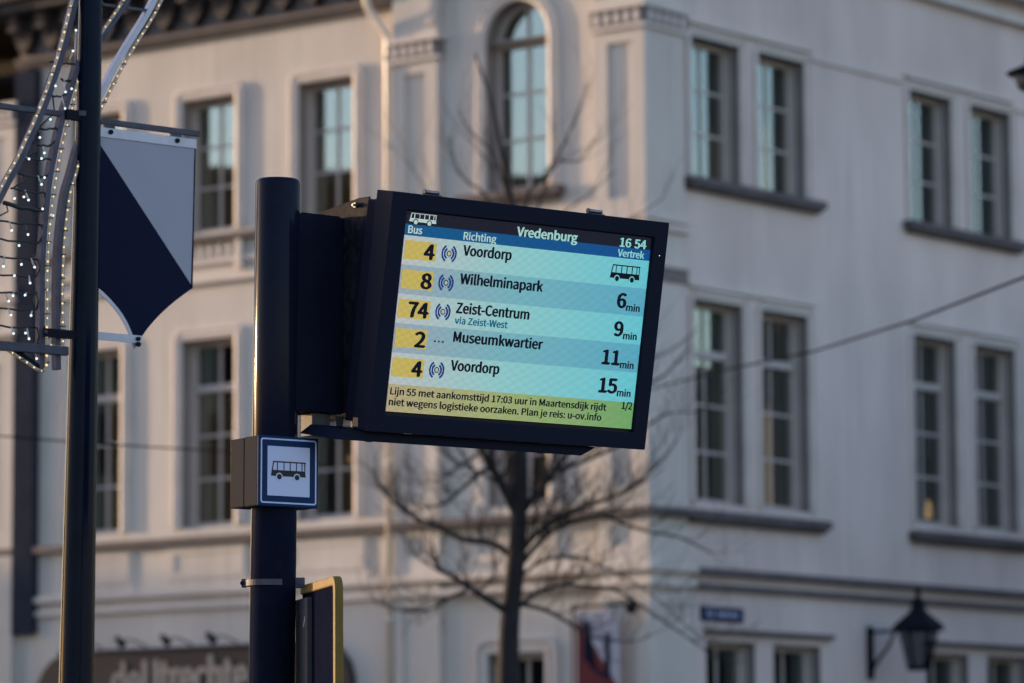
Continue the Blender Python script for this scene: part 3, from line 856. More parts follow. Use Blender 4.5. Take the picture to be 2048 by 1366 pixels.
# ------------------------------------------------------------------ bare tree
tree = empty('bare_tree', (0, 38, 0))
tag(tree, 'leafless street tree with dark upswept branches behind the departure display', 'tree')
branches = [
(.1,[(-0.05,-.2),(-0.05,1.5),(-0.05,2.91),(-0.04,3.45),(0.01,3.91),(0.05,4.33),(0.05,4.61),(0.07,5.07),(0.07,6.01),(0.06,6.95),(-0.0,7.43),(-0.08,7.85),(-0.17,8.33),(-0.33,8.81)]),
(.034,[(-0.03,3.55),(-0.24,3.68),(-0.4,3.78),(-0.57,3.89),(-0.68,3.96),(-0.72,4.08),(-0.75,4.22)]),
(.018,[(-0.43,3.77),(-0.59,3.71),(-0.78,3.6),(-1.05,3.59),(-1.19,3.64)]),
(.015,[(-0.33,3.75),(-0.2,3.87),(-0.17,3.98),(-0.19,4.1)]),
(.032,[(-0.02,4.09),(-0.19,4.21),(-0.47,4.26),(-0.73,4.4),(-0.91,4.47),(-1.1,4.61),(-1.24,4.76),(-1.35,4.97)]),
(.03,[(0.07,4.12),(0.2,4.28),(0.39,4.4),(0.62,4.51),(0.9,4.6),(1.13,4.72),(1.37,4.93),(1.51,5.11)]),
(.026,[(0.06,4.0),(0.22,4.19),(0.39,4.33),(0.67,4.42),(0.85,4.43),(1.04,4.35),(1.27,4.27),(1.5,4.23),(1.82,4.06)]),
(.016,[(0.08,3.91),(0.25,4.03),(0.43,4.07),(0.64,4.05),(0.85,3.95),(1.08,3.83),(1.35,3.62),(1.72,3.27)]),
(.022,[(0.06,3.62),(0.22,3.75),(0.43,3.82),(0.71,3.82),(0.94,3.8),(1.17,3.67),(1.45,3.48),(1.68,3.34),(1.9,3.16)]),
(.02,[(0.06,3.64),(0.29,3.59),(0.52,3.47),(0.64,3.39),(0.8,3.33),(1.07,3.3),(1.26,3.35)]),
(.045,[(0.04,4.47),(-0.07,4.68),(-0.17,4.87),(-0.28,5.05),(-0.37,5.26),(-0.51,5.54),(-0.58,5.83)]),
(.022,[(-0.19,4.89),(-0.28,4.88),(-0.45,4.73),(-0.63,4.57),(-0.82,4.53),(-0.93,4.61)]),
(.032,[(0.07,4.47),(0.23,4.68),(0.35,4.82),(0.44,4.95),(0.58,5.12),(0.82,5.44),(1.1,5.63),(1.42,5.77),(1.68,6.07)]),
(.02,[(0.39,4.88),(0.63,4.95),(1.0,5.11),(1.28,5.3),(1.47,5.39),(1.68,5.39)]),
(.02,[(-0.3,5.05),(-0.49,4.94),(-0.68,4.82),(-0.86,4.8)]),
(.025,[(0.07,6.29),(0.13,7.38),(0.27,7.61),(0.46,7.9),(0.65,8.32),(0.71,8.56)]),
(.025,[(0.06,6.67),(-0.06,7.57),(-0.19,7.9),(-0.36,8.09),(-0.5,8.31)]),
(.02,[(0.03,6.86),(-0.24,7.45),(-0.41,7.57),(-0.52,7.76),(-0.58,7.98)]),
(.02,[(0.08,6.67),(0.37,7.71),(0.65,7.82),(0.79,8.04)]),
(.016,[(-0.34,6.67),(-0.57,7.24),(-0.76,7.45),(-0.95,7.72)]),
(.016,[(0.17,6.67),(0.46,7.28),(0.74,7.52),(0.98,7.75)]),
(.024,[(0.06,6.01),(0.36,6.67),(0.74,7.04),(1.11,7.28),(1.44,7.51)]),
(.024,[(0.06,5.73),(-0.3,6.39),(-0.67,6.86),(-1.04,7.2)]),
(.022,[(0.07,5.26),(0.58,5.73),(1.05,5.91),(1.47,6.05),(1.76,6.28)]),
]
rng = random.Random(11)
twigs = MB()
def smooth_path(P, n=3):
    out = []
    for i in range(len(P) - 1):
        a, b = Vector(P[i]), Vector(P[i + 1])
        p0 = Vector(P[i - 1]) if i else a
        p3 = Vector(P[i + 2]) if i + 2 < len(P) else b
        for k in range(n):
            t = k / n
            out.append(0.5 * ((2 * a) + (b - p0) * t + (2 * p0 - 5 * a + 4 * b - p3) * t * t + (3 * a - p0 - 3 * b + p3) * t ** 3))
    out.append(Vector(P[-1]))
    return out
def twig(p, d, L, r, lvl):
    pts = [Vector(p)]
    n = 5
    d = d.normalized()
    side = Vector((rng.uniform(-1, 1), rng.uniform(-1, 1), rng.uniform(0.1, 1.0))) * 0.16
    for i in range(n):
        d = (d + side + Vector((rng.uniform(-.1, .1), rng.uniform(-.1, .1), rng.uniform(-.05, .12)))).normalized()
        pts.append(pts[-1] + d * L / n)
    twigs.tube(pts, [r * (1 - 0.75 * i / n) for i in range(n + 1)], 4, caps=False)
    if lvl > 0:
        for i in range(1, n + 1):
            if rng.random() < 0.75:
                q = pts[i]
                dd = (d + Vector((rng.uniform(-1, 1), rng.uniform(-1, 1), rng.uniform(-.5, .9))) * 0.9)
                twig(q, dd, L * rng.uniform(.45, .7), r * 0.6, lvl - 1)
for bi, (r0, pts) in enumerate(branches):
    tilt = 0 if bi == 0 else rng.uniform(-0.55, 0.55)
    x0 = pts[0][0]
    base_y = 0.0
    P = [(x, base_y + (abs(x - x0) * tilt), z) for x, z in pts]
    if bi == 0:
        P = [(x, 0, z) for x, z in pts]
    S = smooth_path(P)
    n = len(S) - 1
    if bi == 0:
        rad = [0.118 if p.z < 3 else max(0.012, 0.105 * (1 - (p.z - 3) / 6.2)) for p in S]
    else:
        rad = [max(0.005, r0 * (1.14 if pts[0][1] < 5 else 0.8) * (1 - 0.82 * i / n)) for i in range(n + 1)]
    o = MB().tube(S, rad, 10 if bi == 0 else 7).build('trunk' if bi == 0 else 'branch', 'bark', tree, smooth=True)
    for i in range(2, n + 1):
        p = S[i]
        if bi == 0 and p.z < 4.9: continue
        for _ in range(2 if bi else 1):
            if rng.random() < (0.48 if p.z < 5.6 else 0.32):
                d = (S[i] - S[i - 1]).normalized()
                d = d + Vector((rng.uniform(-1, 1), rng.uniform(-.9, .9), rng.uniform(-.5, 1.0))) * 0.8
                twig(p, d, rng.uniform(.22, .6), max(.003, rad[i] * 0.4), 1 if p.z > 5.6 else 2)
tw = twigs.build('twigs', 'twig', tree, fix=False)
tw['kind'] = 'stuff'

# ------------------------------------------------------------------ buildings out of the picture: those in the window reflections, two added for shade
def block(name, x0, x1, y0, y1, h, label, bays, face):
    e = empty(name, ((x0 + x1) / 2, (y0 + y1) / 2, 0))
    tag(e, label, 'building')
    hx, hy = (x1 - x0) / 2, (y1 - y0) / 2
    MB().box(-hx, hx, -hy, hy, -.3, h).build('wall', 'brick_dark', e)
    MB().box(-hx - .3, hx + .3, -hy - .3, hy + .3, h, h + .35).build('roof', 'roof', e)
    for k in range(bays):
        for z in range(1, int(h // 3.4) + 1):
            t = (k + .5) / bays
            zz = z * 3.4 - 2.2
            if face == '+x':
                MB().box(hx, hx + .05, -hy + 2 * hy * t - .6, -hy + 2 * hy * t + .6, zz, zz + 1.9).build('window', 'window_dark', e)
            else:
                MB().box(-hx - .05, -hx, -hy + 2 * hy * t - .6, -hy + 2 * hy * t + .6, zz, zz + 1.9).build('window', 'window_dark', e)
    return e
block('brick_townhouse', -48, -44, 40.5, 60, 17.0, 'tall dark brick town house mirrored in the windows of the sunny facade', 8, '+x')
# houses across the side street, standing parallel to the shady side
def opposite(ya, yb, h, d, label, deep=7):
    e = empty('brick_townhouse', BM @ Vector((d, ya, 0)), (0, 0, BROT))
    tag(e, label, 'building')
    MB().box(0, deep, 0, yb - ya, -.3, h).build('wall', 'brick_dark', e)
    MB().box(-.25, deep + .2, 0.002, yb - ya, h, h + .3).build('roof', 'roof', e)
    for k in range(int((yb - ya) / 2.6)):
        for z in (1.0, 4.6, 8.2):
            if z + 2 < h:
                MB().box(-.04, 0, 1 + k * 2.6, 2.2 + k * 2.6, z, z + 1.9).build('window', 'window_dark', e)
opposite(9, 19.0, 8.8, 8, 'lower brick house across the side street, mirrored in the shaded windows')
opposite(19.01, 34, 11.5, 8, 'higher brick house further down the side street, mirrored in shaded windows', 4)
opposite(34.02, 64, 19, 8, 'unseen tall brick house added down the side street to darken the shaded facade')  # added out of view to cut sky light on the far shady wall
e = block('brick_townhouse', -76, -64, 86, 102, 11.3, 'unseen low brick house added towards the sun to shade the lower facade', 4, '+x')  # added out of view, height set to shade the lower left facade

# ------------------------------------------------------------------ bus stop post
lean = 0.01254
def lean_rot(s):
    return (0, math.atan(s), 0)
post = empty('bus_stop_post', (-0.7627, 12.5, 0), lean_rot(lean))
tag(post, 'dark round steel bus stop post with a flat top carrying the display', 'post')
MB().lathe([(0.070, -0.05), (0.070, 3.571), (0.0685, 3.579), (0.064, 3.584), (0.02, 3.587)], n=64).build('pole', 'post', post, smooth=True)
MB().lathe([(0.12, 0.0), (0.12, 0.02), (0.08, 0.05), (0.0705, 0.06)], n=32).build('base_collar', 'post', post, smooth=True)

def post_at(z):
    return Vector((-0.7627 + lean * z, 12.5, z))

# ------------------------------------------------------------------ departure display
AT = R(51.0)
dt = Vector((math.sin(AT), math.cos(AT), 0)); dn = Vector((math.cos(AT), -math.sin(AT), 0))
DISP = (0.029, 12.70, 3.160)
# frame: local x along the face, local -y towards the viewer, local z up the face
rotd = Matrix(((dt.x, -dn.x, 0), (dt.y, -dn.y, 0), (0, 0, 1))) @ Matrix.Rotation(R(10.35), 3, 'X')
disp = empty('departure_display', DISP, rotd.to_euler())
tag(disp, 'dark framed bus departure display showing lines 4, 8, 74 and 2 to Vredenburg stop', 'display')
BXL, BXR, BZT, BZB = -0.558, 0.553, 0.362, -0.370
SXW, SZH = 0.4940, 0.3070
# bezel: a picture-frame mesh with a sunk screen
bz = MB()
fr = 0.0
def ring(m, a, b, y0, y1):
    # a outer rect, b inner rect (x0,x1,z0,z1)
    o = [(a[0], a[2]), (a[1], a[2]), (a[1], a[3]), (a[0], a[3])]
    i = [(b[0], b[2]), (b[1], b[2]), (b[1], b[3]), (b[0], b[3])]
    vs = [(x, y0, z) for x, z in o] + [(x, y0, z) for x, z in i] + [(x, y1, z) for x, z in o] + [(x, y1, z) for x, z in i]
    fs = []
    for k in range(4):
        n = (k + 1) % 4
        fs += [(k, n, 4 + n, 4 + k), (8 + k, 12 + k, 12 + n, 8 + n), (k, 8 + k, 8 + n, n), (4 + k, 4 + n, 12 + n, 12 + k)]
    return m.add(vs, fs)
ring(bz, (BXL, BXR, BZB, BZT), (-SXW - .004, SXW + .004, -SZH - .010, SZH + .004), -0.012, 0.072).build('bezel', 'bezel', disp, bevel=0.0025)
MB().box(-SXW - .004, SXW + .004, 0.004, 0.05, -SZH - .010, SZH + .004).build('screen_glass', 'sign_black', disp)
MB().box(BXL + .012, BXR - .012, 0.072, 0.13, BZB + .02, BZT - .03).build('housing', 'housing', disp, bevel=0.004)
MB().box(BXL + .05, BXR - .05, 0.13, 0.20, BZB + .09, BZT - .05).build('rear_cover', 'housing', disp, bevel=0.006)
# front lid hinges and the little light sensor
for hx in (-0.395, 0.259):
    h = MB().tube([(hx - .028, 0.012, BZT + .009), (hx + .028, 0.012, BZT + .009)], 0.0062, 12).build('hinge', 'steel', disp, smooth=True)
    MB().box(hx - .02, hx + .037, 0.006, 0.03, BZT - .0005, BZT + .003).build('hinge_leaf', 'dull_steel', h)
    MB().tube([(hx - .030, 0.012, BZT + .009), (hx - .026, 0.012, BZT + .009)], 0.0085, 12).build('hinge_pin', 'dull_steel', h)
MB().ball((0.5252, -0.012, 0.2541), 0.0016, 8, 6).build('sensor', 'led_cool', disp)
# tray beneath the housing
tr = MB()
tr.add([(-0.62, 0.02, BZB - .004), (0.375, 0.02, BZB - .004), (0.375, 0.20, BZB - .004), (-0.62, 0.20, BZB - .004),
        (-0.66, 0.02, BZB - .034), (0.318, 0.02, BZB - .034), (0.318, 0.20, BZB - .034), (-0.66, 0.20, BZB - .034)],
       [(3, 2, 1, 0), (4, 5, 6, 7), (0, 1, 5, 4), (1, 2, 6, 5), (2, 3, 7, 6), (3, 0, 4, 7)])
tro = tr.build('tray', 'bezel', disp, bevel=0.002)
for bxp in (-0.5, 0.18):
    MB().tube([(bxp, 0.06, BZB - .034), (bxp, 0.06, BZB - .038)], 0.012, 12).build('bolt', 'dull_steel', tro)
MB().box(-.42, -.39, -.011, -.008, BZB - .001, BZB + .001).build('latch', 'steel', disp)

# --- screen contents
scr = MB().box(-SXW, SXW, 0.0, 0.0035, -SZH, SZH).build('screen', screen_mat('screen_black', (33, 33, 47), (30, 34, 48)), disp)
light = screen_mat('screen_light', (202, 208, 210), (112, 214, 228), (156, 218, 220))
shade = screen_mat('screen_shade', (166, 182, 196), (98, 184, 212), (130, 194, 206))
blue = screen_mat('screen_blue', (24, 98, 148), (22, 86, 156))
yel = screen_mat('screen_yellow', (214, 194, 104), (214, 194, 104))
foot = screen_mat('screen_footer', (196, 182, 142), (122, 180, 116), (174, 188, 128))
ink = screen_mat('screen_ink', (18, 22, 38), glow=0.8)
wht = screen_mat('screen_white', (205, 226, 222), (150, 232, 226))
icon = screen_mat('screen_icon', (38, 62, 132))
via = screen_mat('screen_via', (14, 112, 142))
def srect(nm, x0, x1, z0, z1, mt, y=-0.001):
    return MB().box(x0, x1, y, y + 0.0008, z0, z1).build(nm, mt, scr)
srect('title_band', -SXW, SXW, 0.234, 0.268, blue)
edges = [0.234, 0.144, 0.0545, -0.0355, -0.1255, -0.2225]
for k in range(5):
    srect('row', -SXW, SXW, edges[k + 1], edges[k], light if k % 2 == 0 else shade)
srect('footer', -SXW, SXW, -SZH, -0.2225, foot)
for k in range(5):
    t = 0.2195 - 0.0899 * k
    srect('line_box', -0.4855, -0.3635, t - 0.058, t, yel, -0.002)
def st(s, x0, x1, z0, cap, mt, bold=0.012, y=-0.003):
    bold = {0.028: .09, 0.026: .085, 0.016: .072, 0.012: .07, 0.010: .068, 0.004: .05, 0.006: .055}[bold]
    return text_mesh('lettering', s, x0, x1, z0, cap, mt, scr, y=y, bold=bold)
nums = ['4', '8', '74', '2', '4']
for k, s in enumerate(nums):
    z = 0.1665 - 0.0899 * k
    st(s, -0.445 if len(s) == 2 else -0.408, -0.372, z, 0.045, ink, 0.028)
dest = [('Voordorp', -0.2590, -0.0700, 0.1905), ('Wilhelminapark', -0.2590, 0.0680, 0.1025), ('Zeist-Centrum', -0.2620, 0.0255, 0.0120), ('Museumkwartier', -0.2610, 0.0925, -0.0775), ('Voordorp', -0.2595, -0.0700, -0.1660)]
for s, a, b, z in dest:
    st(s, a, b, z, 0.0310, ink, 0.016)
st('via Zeist-West', -0.2635, -0.0556, -0.0215, 0.0205, via, 0.012)
st('Vredenburg', -0.0544, 0.1864, 0.2765, 0.0290 - .002, wht, 0.012) if False else st('Vredenburg', -0.0560, 0.1864, 0.2680, 0.0275, wht, 0.010)
st('16', 0.3641, 0.4085, 0.2700, 0.0270, wht, 0.010)
st('54', 0.4250, 0.4720, 0.2700, 0.0270, wht, 0.010)
st('Richting', -0.2640, -0.1364, 0.2390, 0.0225, wht, 0.004)
st('Bus', -0.4787, -0.4269, 0.2410, 0.0225, wht, 0.004)
st('Vertrek', 0.3596, 0.4684, 0.2390, 0.0215, wht, 0.006)
mins = [('6', 0.3800, 0.4130, 0.0770), ('9', 0.3800, 0.4130, -0.0135), ('11', 0.3430, 0.4120, -0.1060), ('15', 0.3420, 0.4130, -0.1960)]
for s, a, b, z in mins:
    st(s, a, b, z, 0.0445, ink, 0.026)
    st('min', 0.4185, 0.4735, z - 0.0085, 0.0215, ink, 0.012)
st('Lijn 55 met aankomsttijd 17:03 uur in Maartensdijk rijdt', -0.4820, 0.3790, -0.2540, 0.0205, ink, 0.010)
st('niet wegens logistieke oorzaken. Plan je reis: u-ov.info', -0.4830, 0.3630, -0.2870, 0.0205, ink, 0.010)
st('1/2', 0.4440, 0.4860, -0.2440, 0.0215, ink, 0.012)
# realtime signal icons
def arcband(m, cx, cz, r0, r1, a0, a1, y, n=10):
    for k in range(n):
        t0, t1 = a0 + (a1 - a0) * k / n, a0 + (a1 - a0) * (k + 1) / n
        m.prism([(cx + r0 * math.cos(t0), cz + r0 * math.sin(t0)), (cx + r1 * math.cos(t0), cz + r1 * math.sin(t0)),
                 (cx + r1 * math.cos(t1), cz + r1 * math.sin(t1)), (cx + r0 * math.cos(t1), cz + r0 * math.sin(t1))], y, y + .0006)
for k in (0, 1, 2, 4):
    cz = 0.1905 - 0.0899 * k
    cx = -0.3135
    m = MB()
    arcband(m, cx, cz, 0.0095, 0.0062, 0, 2 * math.pi, -0.003, 14)
    for r in (0.0170, 0.0265):
        arcband(m, cx, cz, r - .0033, r + .0033, R(-60), R(60), -0.003)
        arcband(m, cx, cz, r - .0033, r + .0033, R(120), R(240), -0.003)
    m.build('signal_icon', icon, scr)
    MB().box(cx - .004, cx + .004, -.003, -.0024, cz - .004, cz + .004).build('signal_dot', yel, scr)
md = MB()
for k in range(3):
    md.box(-0.336 + k * .0155, -0.329 + k * .0155, -.003, -.0024, -0.0845, -0.0785)
md.build('dots_icon', icon, scr)
def bus_icon(x0, x1, z0, z1, body, gap, par, y, flip=False):
    """side view of a bus: roof line, window posts, lower body, two wheels with arches"""
    w, h = x1 - x0, z1 - z0
    X = lambda t: x0 + w * t
    Z = lambda t: z0 + h * t
    m = MB()
    m.prism([(X(.055), Z(.93)), (X(1), Z(.93)), (X(1), Z(1)), (X(.055), Z(1))], y, y + .0006)
    m.prism([(X(0), Z(.2)), (X(1), Z(.2)), (X(.985), Z(.52)), (X(.02), Z(.52))], y, y + .0006)
    m.prism([(X(.02), Z(.52)), (X(.05), Z(.52)), (X(.085), Z(.93)), (X(.055), Z(.93))], y, y + .0006)
    m.prism([(X(.965), Z(.52)), (X(.99), Z(.52)), (X(.985), Z(.93)), (X(.955), Z(.93))], y, y + .0006)
    for t in (.17, .36, .54, .72, .88):
        m.prism([(X(t), Z(.52)), (X(t + .025), Z(.52)), (X(t + .025), Z(.93)), (X(t), Z(.93))], y, y + .0006)
    m.build('bus_symbol', body, par)
    for t in (.235, .745):
        a = MB(); arcband(a, X(t), Z(.17), 0, w * .098, 0, 2 * math.pi, y - .0006, 16); a.build('wheel_arch', gap, par)
        b = MB(); arcband(b, X(t), Z(.17), 0, w * .068, 0, 2 * math.pi, y - .0012, 16); b.build('wheel', body, par)
bus_icon(0.3370, 0.4590, 0.1580, 0.2120, ink, light, scr, -0.003)
bus_icon(-0.4790, -0.3760, 0.2700, 0.3030, wht, scr.data.materials[0], scr, -0.003)

# --- mount between post and display (parts of the display), in a frame centred on the post
RZP = math.atan2(dt.y, dt.x)
mnt = empty('mount', (0, 0, 0))
mnt.parent = disp
mnt.matrix_parent_inverse = Matrix.Identity(4)
Mw = Matrix.Translation(post_at(3.16)) @ Matrix.Rotation(RZP, 4, 'Z') @ Matrix.Rotation(0.006, 4, 'Y')
Dw = Matrix.LocRotScale(Vector(DISP), rotd.to_quaternion(), None)
def on_mount(mb, name, mt, smooth=False, bevel=0.0, parent=disp):
    """mb is drawn with x along the face, -y out of the face, z = height above 3.16 m at the post axis"""
    A = Dw.inverted() @ Mw
    mb.v = [tuple(A @ Vector(p)) for p in mb.v]
    return mb.build(name, mt, parent, smooth=smooth, bevel=bevel)
bpy.data.objects.remove(mnt)
on_mount(MB().box(0.03, 0.211, -0.06, 0.055, -0.294, 0.318), 'mount_box', 'housing', bevel=0.004)
on_mount(MB().box(0.06, 0.20, -0.055, 0.05, 0.3195, 0.322), 'mount_lid', 'bracket')
def side_plate(x, dz=0.0, y_far=0.125):
    # outline in (y, z): wedge that is wide at the top and narrow at the bottom
    o = [(y_far, -0.29), (y_far, 0.318 + dz), (y_far - .008, 0.332 + dz), (y_far - .05, 0.350 + dz), (-0.135, 0.372 + dz), (-0.19, 0.370 + dz), (-0.085, -0.29)]
    m = MB()
    n = len(o)
    m.add([(x, y, z) for y, z in o] + [(x + .006, y, z) for y, z in o], [tuple(range(n)), tuple(reversed(range(n, 2 * n)))] + [(i, i + n, (i + 1) % n + n, (i + 1) % n) for i in range(n)])
    return m
p1 = on_mount(side_plate(0.2125), 'side_plate', 'bracket', bevel=0.001)
p2 = on_mount(side_plate(0.30, 0.012, 0.16), 'side_plate', 'bracket', bevel=0.001)
for yy, zz in ((-0.130, 0.349), (0.075, 0.326)):
    b = MB()
    b.tube([(0.2125, yy, zz), (0.200, yy, zz)], 0.0085, 6)
    b.tube([(0.2005, yy, zz), (0.192, yy, zz)], 0.0045, 10)
    on_mount(b, 'bolt', 'steel', parent=disp)
# raw metal angle pieces that show below the mount box
on_mount(MB().box(0.104, 0.172, -0.045, 0.013, -0.365, -0.2945), 'angle_bracket', 'worn_metal', bevel=0.001)
on_mount(MB().prism([(0.196, -0.352), (0.214, -0.352), (0.222, -0.300), (0.192, -0.300)], -0.05, -0.046), 'angle_bracket', 'worn_metal')
on_mount(MB().box(0.206, 0.209, -0.185, -0.114, -0.350, -0.305), 'angle_bracket', 'worn_metal')

# ------------------------------------------------------------------ bus stop sign box on the post
AS = R(56.0)
sb_ = post_at(2.675)
st_ = Vector((math.sin(AS), math.cos(AS), 0)); sn_ = Vector((math.cos(AS), -math.sin(AS), 0))
sbx = empty('bus_stop_sign', sb_, (Matrix.Rotation(math.atan2(st_.y, st_.x), 4, 'Z') @ Matrix.Rotation(0.008, 4, 'Y')).to_euler())
tag(sbx, 'square blue and white bus symbol sign box clamped round the dark post', 'sign')
W2 = 0.1045
MB().box(-W2, W2, -0.075, 0.005, -0.1075, 0.1065).build('front_shell', 'sign_case', sbx, bevel=0.004)
MB().box(-W2 + .001, W2 - .001, 0.0068, 0.0905, -0.1065, 0.1055).build('rear_shell', 'sign_case', sbx, bevel=0.004)
MB().box(-0.03, 0.06, -0.02, 0.03, -0.1165, -0.108).build('clamp_foot', 'housing', sbx)
MB().box(-W2 - .002, W2 + .002, -0.084, -0.0752, -0.1085, 0.1075).build('face_panel', 'sign_blue', sbx, bevel=0.004)
fp = MB()
def rr(x, z, r, n=4):
    o = []
    for cx, cz, a0 in ((x - r, -z + r, -90), (x - r, z - r, 0), (-x + r, z - r, 90), (-x + r, -z + r, 180)):
        o += [(cx + r * math.cos(R(a0 + 90 * k / n)), cz + r * math.sin(R(a0 + 90 * k / n))) for k in range(n + 1)]
    return o
oo, ii = rr(0.0985, 0.0990, 0.008), rr(0.0940, 0.0945, 0.005)
for k in range(len(oo)):
    n = (k + 1) % len(oo)
    fp.prism([ii[k], oo[k], oo[n], ii[n]], -0.0848, -0.0842)
fp.build('border_line', 'sign_white', sbx)
MB().box(-0.0745, 0.0745, -0.0848, -0.0842, -0.0755, 0.0755).build('white_field', 'sign_white', sbx)
bus_icon(-0.0625, 0.0600, -0.0270, 0.0300, M['sign_black'], M['sign_white'], sbx, -0.0856)

# ------------------------------------------------------------------ timetable case seen edge on
at_ = R(14.0)
td = Vector((math.sin(at_), -math.cos(at_), 0))
tb = empty('timetable_board', post_at(1.5), (0, 0, math.atan2(td.y, td.x)))
tag(tb, 'yellow framed timetable board seen from its dark back side, clamped to the post', 'board')
# local x runs from the post towards the viewer, +y to the left-hand... back side faces -y
OY = 0.096
X0, X1, ZT, ZB = 0.0, 0.52, 0.835, -0.35
yf = MB()
pts = [(X0, OY + 0.012, ZT - .016)] + [(X1 - .035 + .03 * math.sin(R(a)), OY + 0.012, ZT - .046 + .03 * math.cos(R(a))) for a in range(0, 91, 15)] + [(X1 - .005, OY + 0.012, ZB)]
def rbar(m, pts, wx, wy):
    pts = [Vector(p) for p in pts]
    vs, fs = [], []
    for i, p in enumerate(pts):
        d = (pts[min(i + 1, len(pts) - 1)] - pts[max(i - 1, 0)]).normalized()
        nrm = Vector((-d.z, 0, d.x))
        for a, b in ((-1, -1), (1, -1), (1, 1), (-1, 1)):
            q = p + nrm * a * wx / 2 + Vector((0, b * wy / 2, 0))
            vs.append(tuple(q))
    n = len(pts)
    for i in range(n - 1):
        for k in range(4):
            fs.append((i * 4 + k, i * 4 + (k + 1) % 4, i * 4 + 4 + (k + 1) % 4, i * 4 + 4 + k))
    fs += [(3, 2, 1, 0), (n * 4 - 4, n * 4 - 3, n * 4 - 2, n * 4 - 1)]
    return m.add(vs, fs)
rbar(yf, pts, 0.028, 0.026).build('frame', 'yellow', tb, bevel=0.004)
MB().box(X0, X1 - .03, OY + 0.006, OY + 0.016, ZB, ZT - .03).build('back_panel', 'board_back', tb)
MB().box(X0 - .02, X0 + .16, OY - 0.012, OY + 0.0055, ZB, ZT - .045).build('channel', 'board_channel', tb, bevel=0.003)
MB().add([(.10, OY - .0125, .70), (.115, OY - .0125, .705), (.14, OY - .0125, .735), (.128, OY - .0125, .73)], [(0, 1, 2, 3)]).build('scratch', 'sign_white', tb)
# clamp band round the post
cz = 0.84
cl = MB()
n = 40
for k in range(n):
    t0, t1 = 2 * math.pi * k / n, 2 * math.pi * (k + 1) / n
    a, b = 0.0706, 0.0745
    cl.add([(a * math.cos(t0), a * math.sin(t0), cz - .009), (b * math.cos(t0), b * math.sin(t0), cz - .009), (b * math.cos(t1), b * math.sin(t1), cz - .009), (a * math.cos(t1), a * math.sin(t1), cz - .009),
            (a * math.cos(t0), a * math.sin(t0), cz + .009), (b * math.cos(t0), b * math.sin(t0), cz + .009), (b * math.cos(t1), b * math.sin(t1), cz + .009), (a * math.cos(t1), a * math.sin(t1), cz + .009)],
           [(0, 3, 2, 1), (4, 5, 6, 7), (1, 2, 6, 5), (3, 0, 4, 7)])
clo = cl.build('clamp_band', 'dull_steel', tb, smooth=False)
clo.location = (0.001, 0, 0)
# clamp lug on the right of the post and screw on the left (directions in the local frame)
vx = Vector((1, 0, 0)); vx = Matrix.Rotation(-math.atan2(td.y, td.x), 3, 'Z') @ vx     # picture-right in local coordinates
vy = Vector((-vx.y, vx.x, 0))
def lug(c, s, name, mt):
    m = MB()
    ax = [vx, vy, Vector((0, 0, 1))]
    vs = []
    for sx_ in (-1, 1):
        for sy_ in (-1, 1):
            for sz_ in (-1, 1):
                vs.append(tuple(c + ax[0] * sx_ * s[0] + ax[1] * sy_ * s[1] + ax[2] * sz_ * s[2]))
    m.add(vs, [(0, 1, 3, 2), (4, 6, 7, 5), (0, 4, 5, 1), (2, 3, 7, 6), (0, 2, 6, 4), (1, 5, 7, 3)])
    return m.build(name, mt, tb, bevel=0.001)
lug(vx * 0.090 + Vector((0, 0, cz)), (0.017, 0.012, 0.016), 'clamp_lug', 'dull_steel')
m = MB().tube([tuple(vx * 0.092 + vy * -0.012 + Vector((0, 0, cz))), tuple(vx * 0.092 + vy * -0.018 + Vector((0, 0, cz)))], 0.006, 8).build('bolt', 'dull_steel', tb)
lug(vx * -0.0785 + Vector((0, 0, cz)), (0.007, 0.012, 0.013), 'clamp_lug', 'dull_steel')
MB().tube([tuple(vx * -0.083 + vy * -0.014 + Vector((0, 0, cz))), tuple(vx * -0.083 + vy * 0.02 + Vector((0, 0, cz)))], 0.0065, 8).build('bolt', 'iron', tb)

# ------------------------------------------------------------------ tall lamp post on the left
sl = 0.014915
lp = empty('lamp_post', (-1.5217, 14.0, 0), lean_rot(sl))
tag(lp, 'tall tapering dark blue steel lamp post at the left', 'post')
MB().lathe([(0.080, -0.05), (0.0755, 0.6), (0.0597, 2.093), (0.0401, 4.458), (0.038, 6.4), (0.036, 6.41)], n=48).build('pole', 'lamp_post', lp, smooth=True)
MB().lathe([(0.13, 0), (0.13, 0.03), (0.10, 0.35), (0.085, 0.4), (0.078, 0.41)], n=32).build('base_collar', 'lamp_post', lp, smooth=True)

AB = R(49.0)
bt = Vector((math.sin(AB), math.cos(AB), 0))
PL = (-1.4815, 14.0, 0)
RZB = math.atan2(bt.y, bt.x)
BYO = 0.0
# shield banner: local x along the face, -y to the viewer's side
sbn = empty('shield_banner', (PL[0], PL[1], 0), (0, 0, RZB))
tag(sbn, 'shield shaped navy and pale grey street banner hanging from the lamp post arm', 'banner')
MB().box(-0.03, 0.499, -0.008, 0.008, 4.030, 4.050).build('top_arm', 'dull_steel', sbn, bevel=0.002)
def curve(p, n=10):
    # quadratic through three points
    (x0, z0), (xm, zm), (x1, z1) = p
    cx, cz_ = 2 * xm - (x0 + x1) / 2, 2 * zm - (z0 + z1) / 2
    return [((1 - t) ** 2 * x0 + 2 * t * (1 - t) * cx + t * t * x1, (1 - t) ** 2 * z0 + 2 * t * (1 - t) * cz_ + t * t * z1) for t in [k / n for k in range(n + 1)]]
lo_r = curve([(0.466, 3.484), (0.318, 3.372), (0.228, 3.262)])
lo_l = curve([(0.228, 3.262), (0.150, 3.400), (-0.02, 3.500)])
xl = -0.02
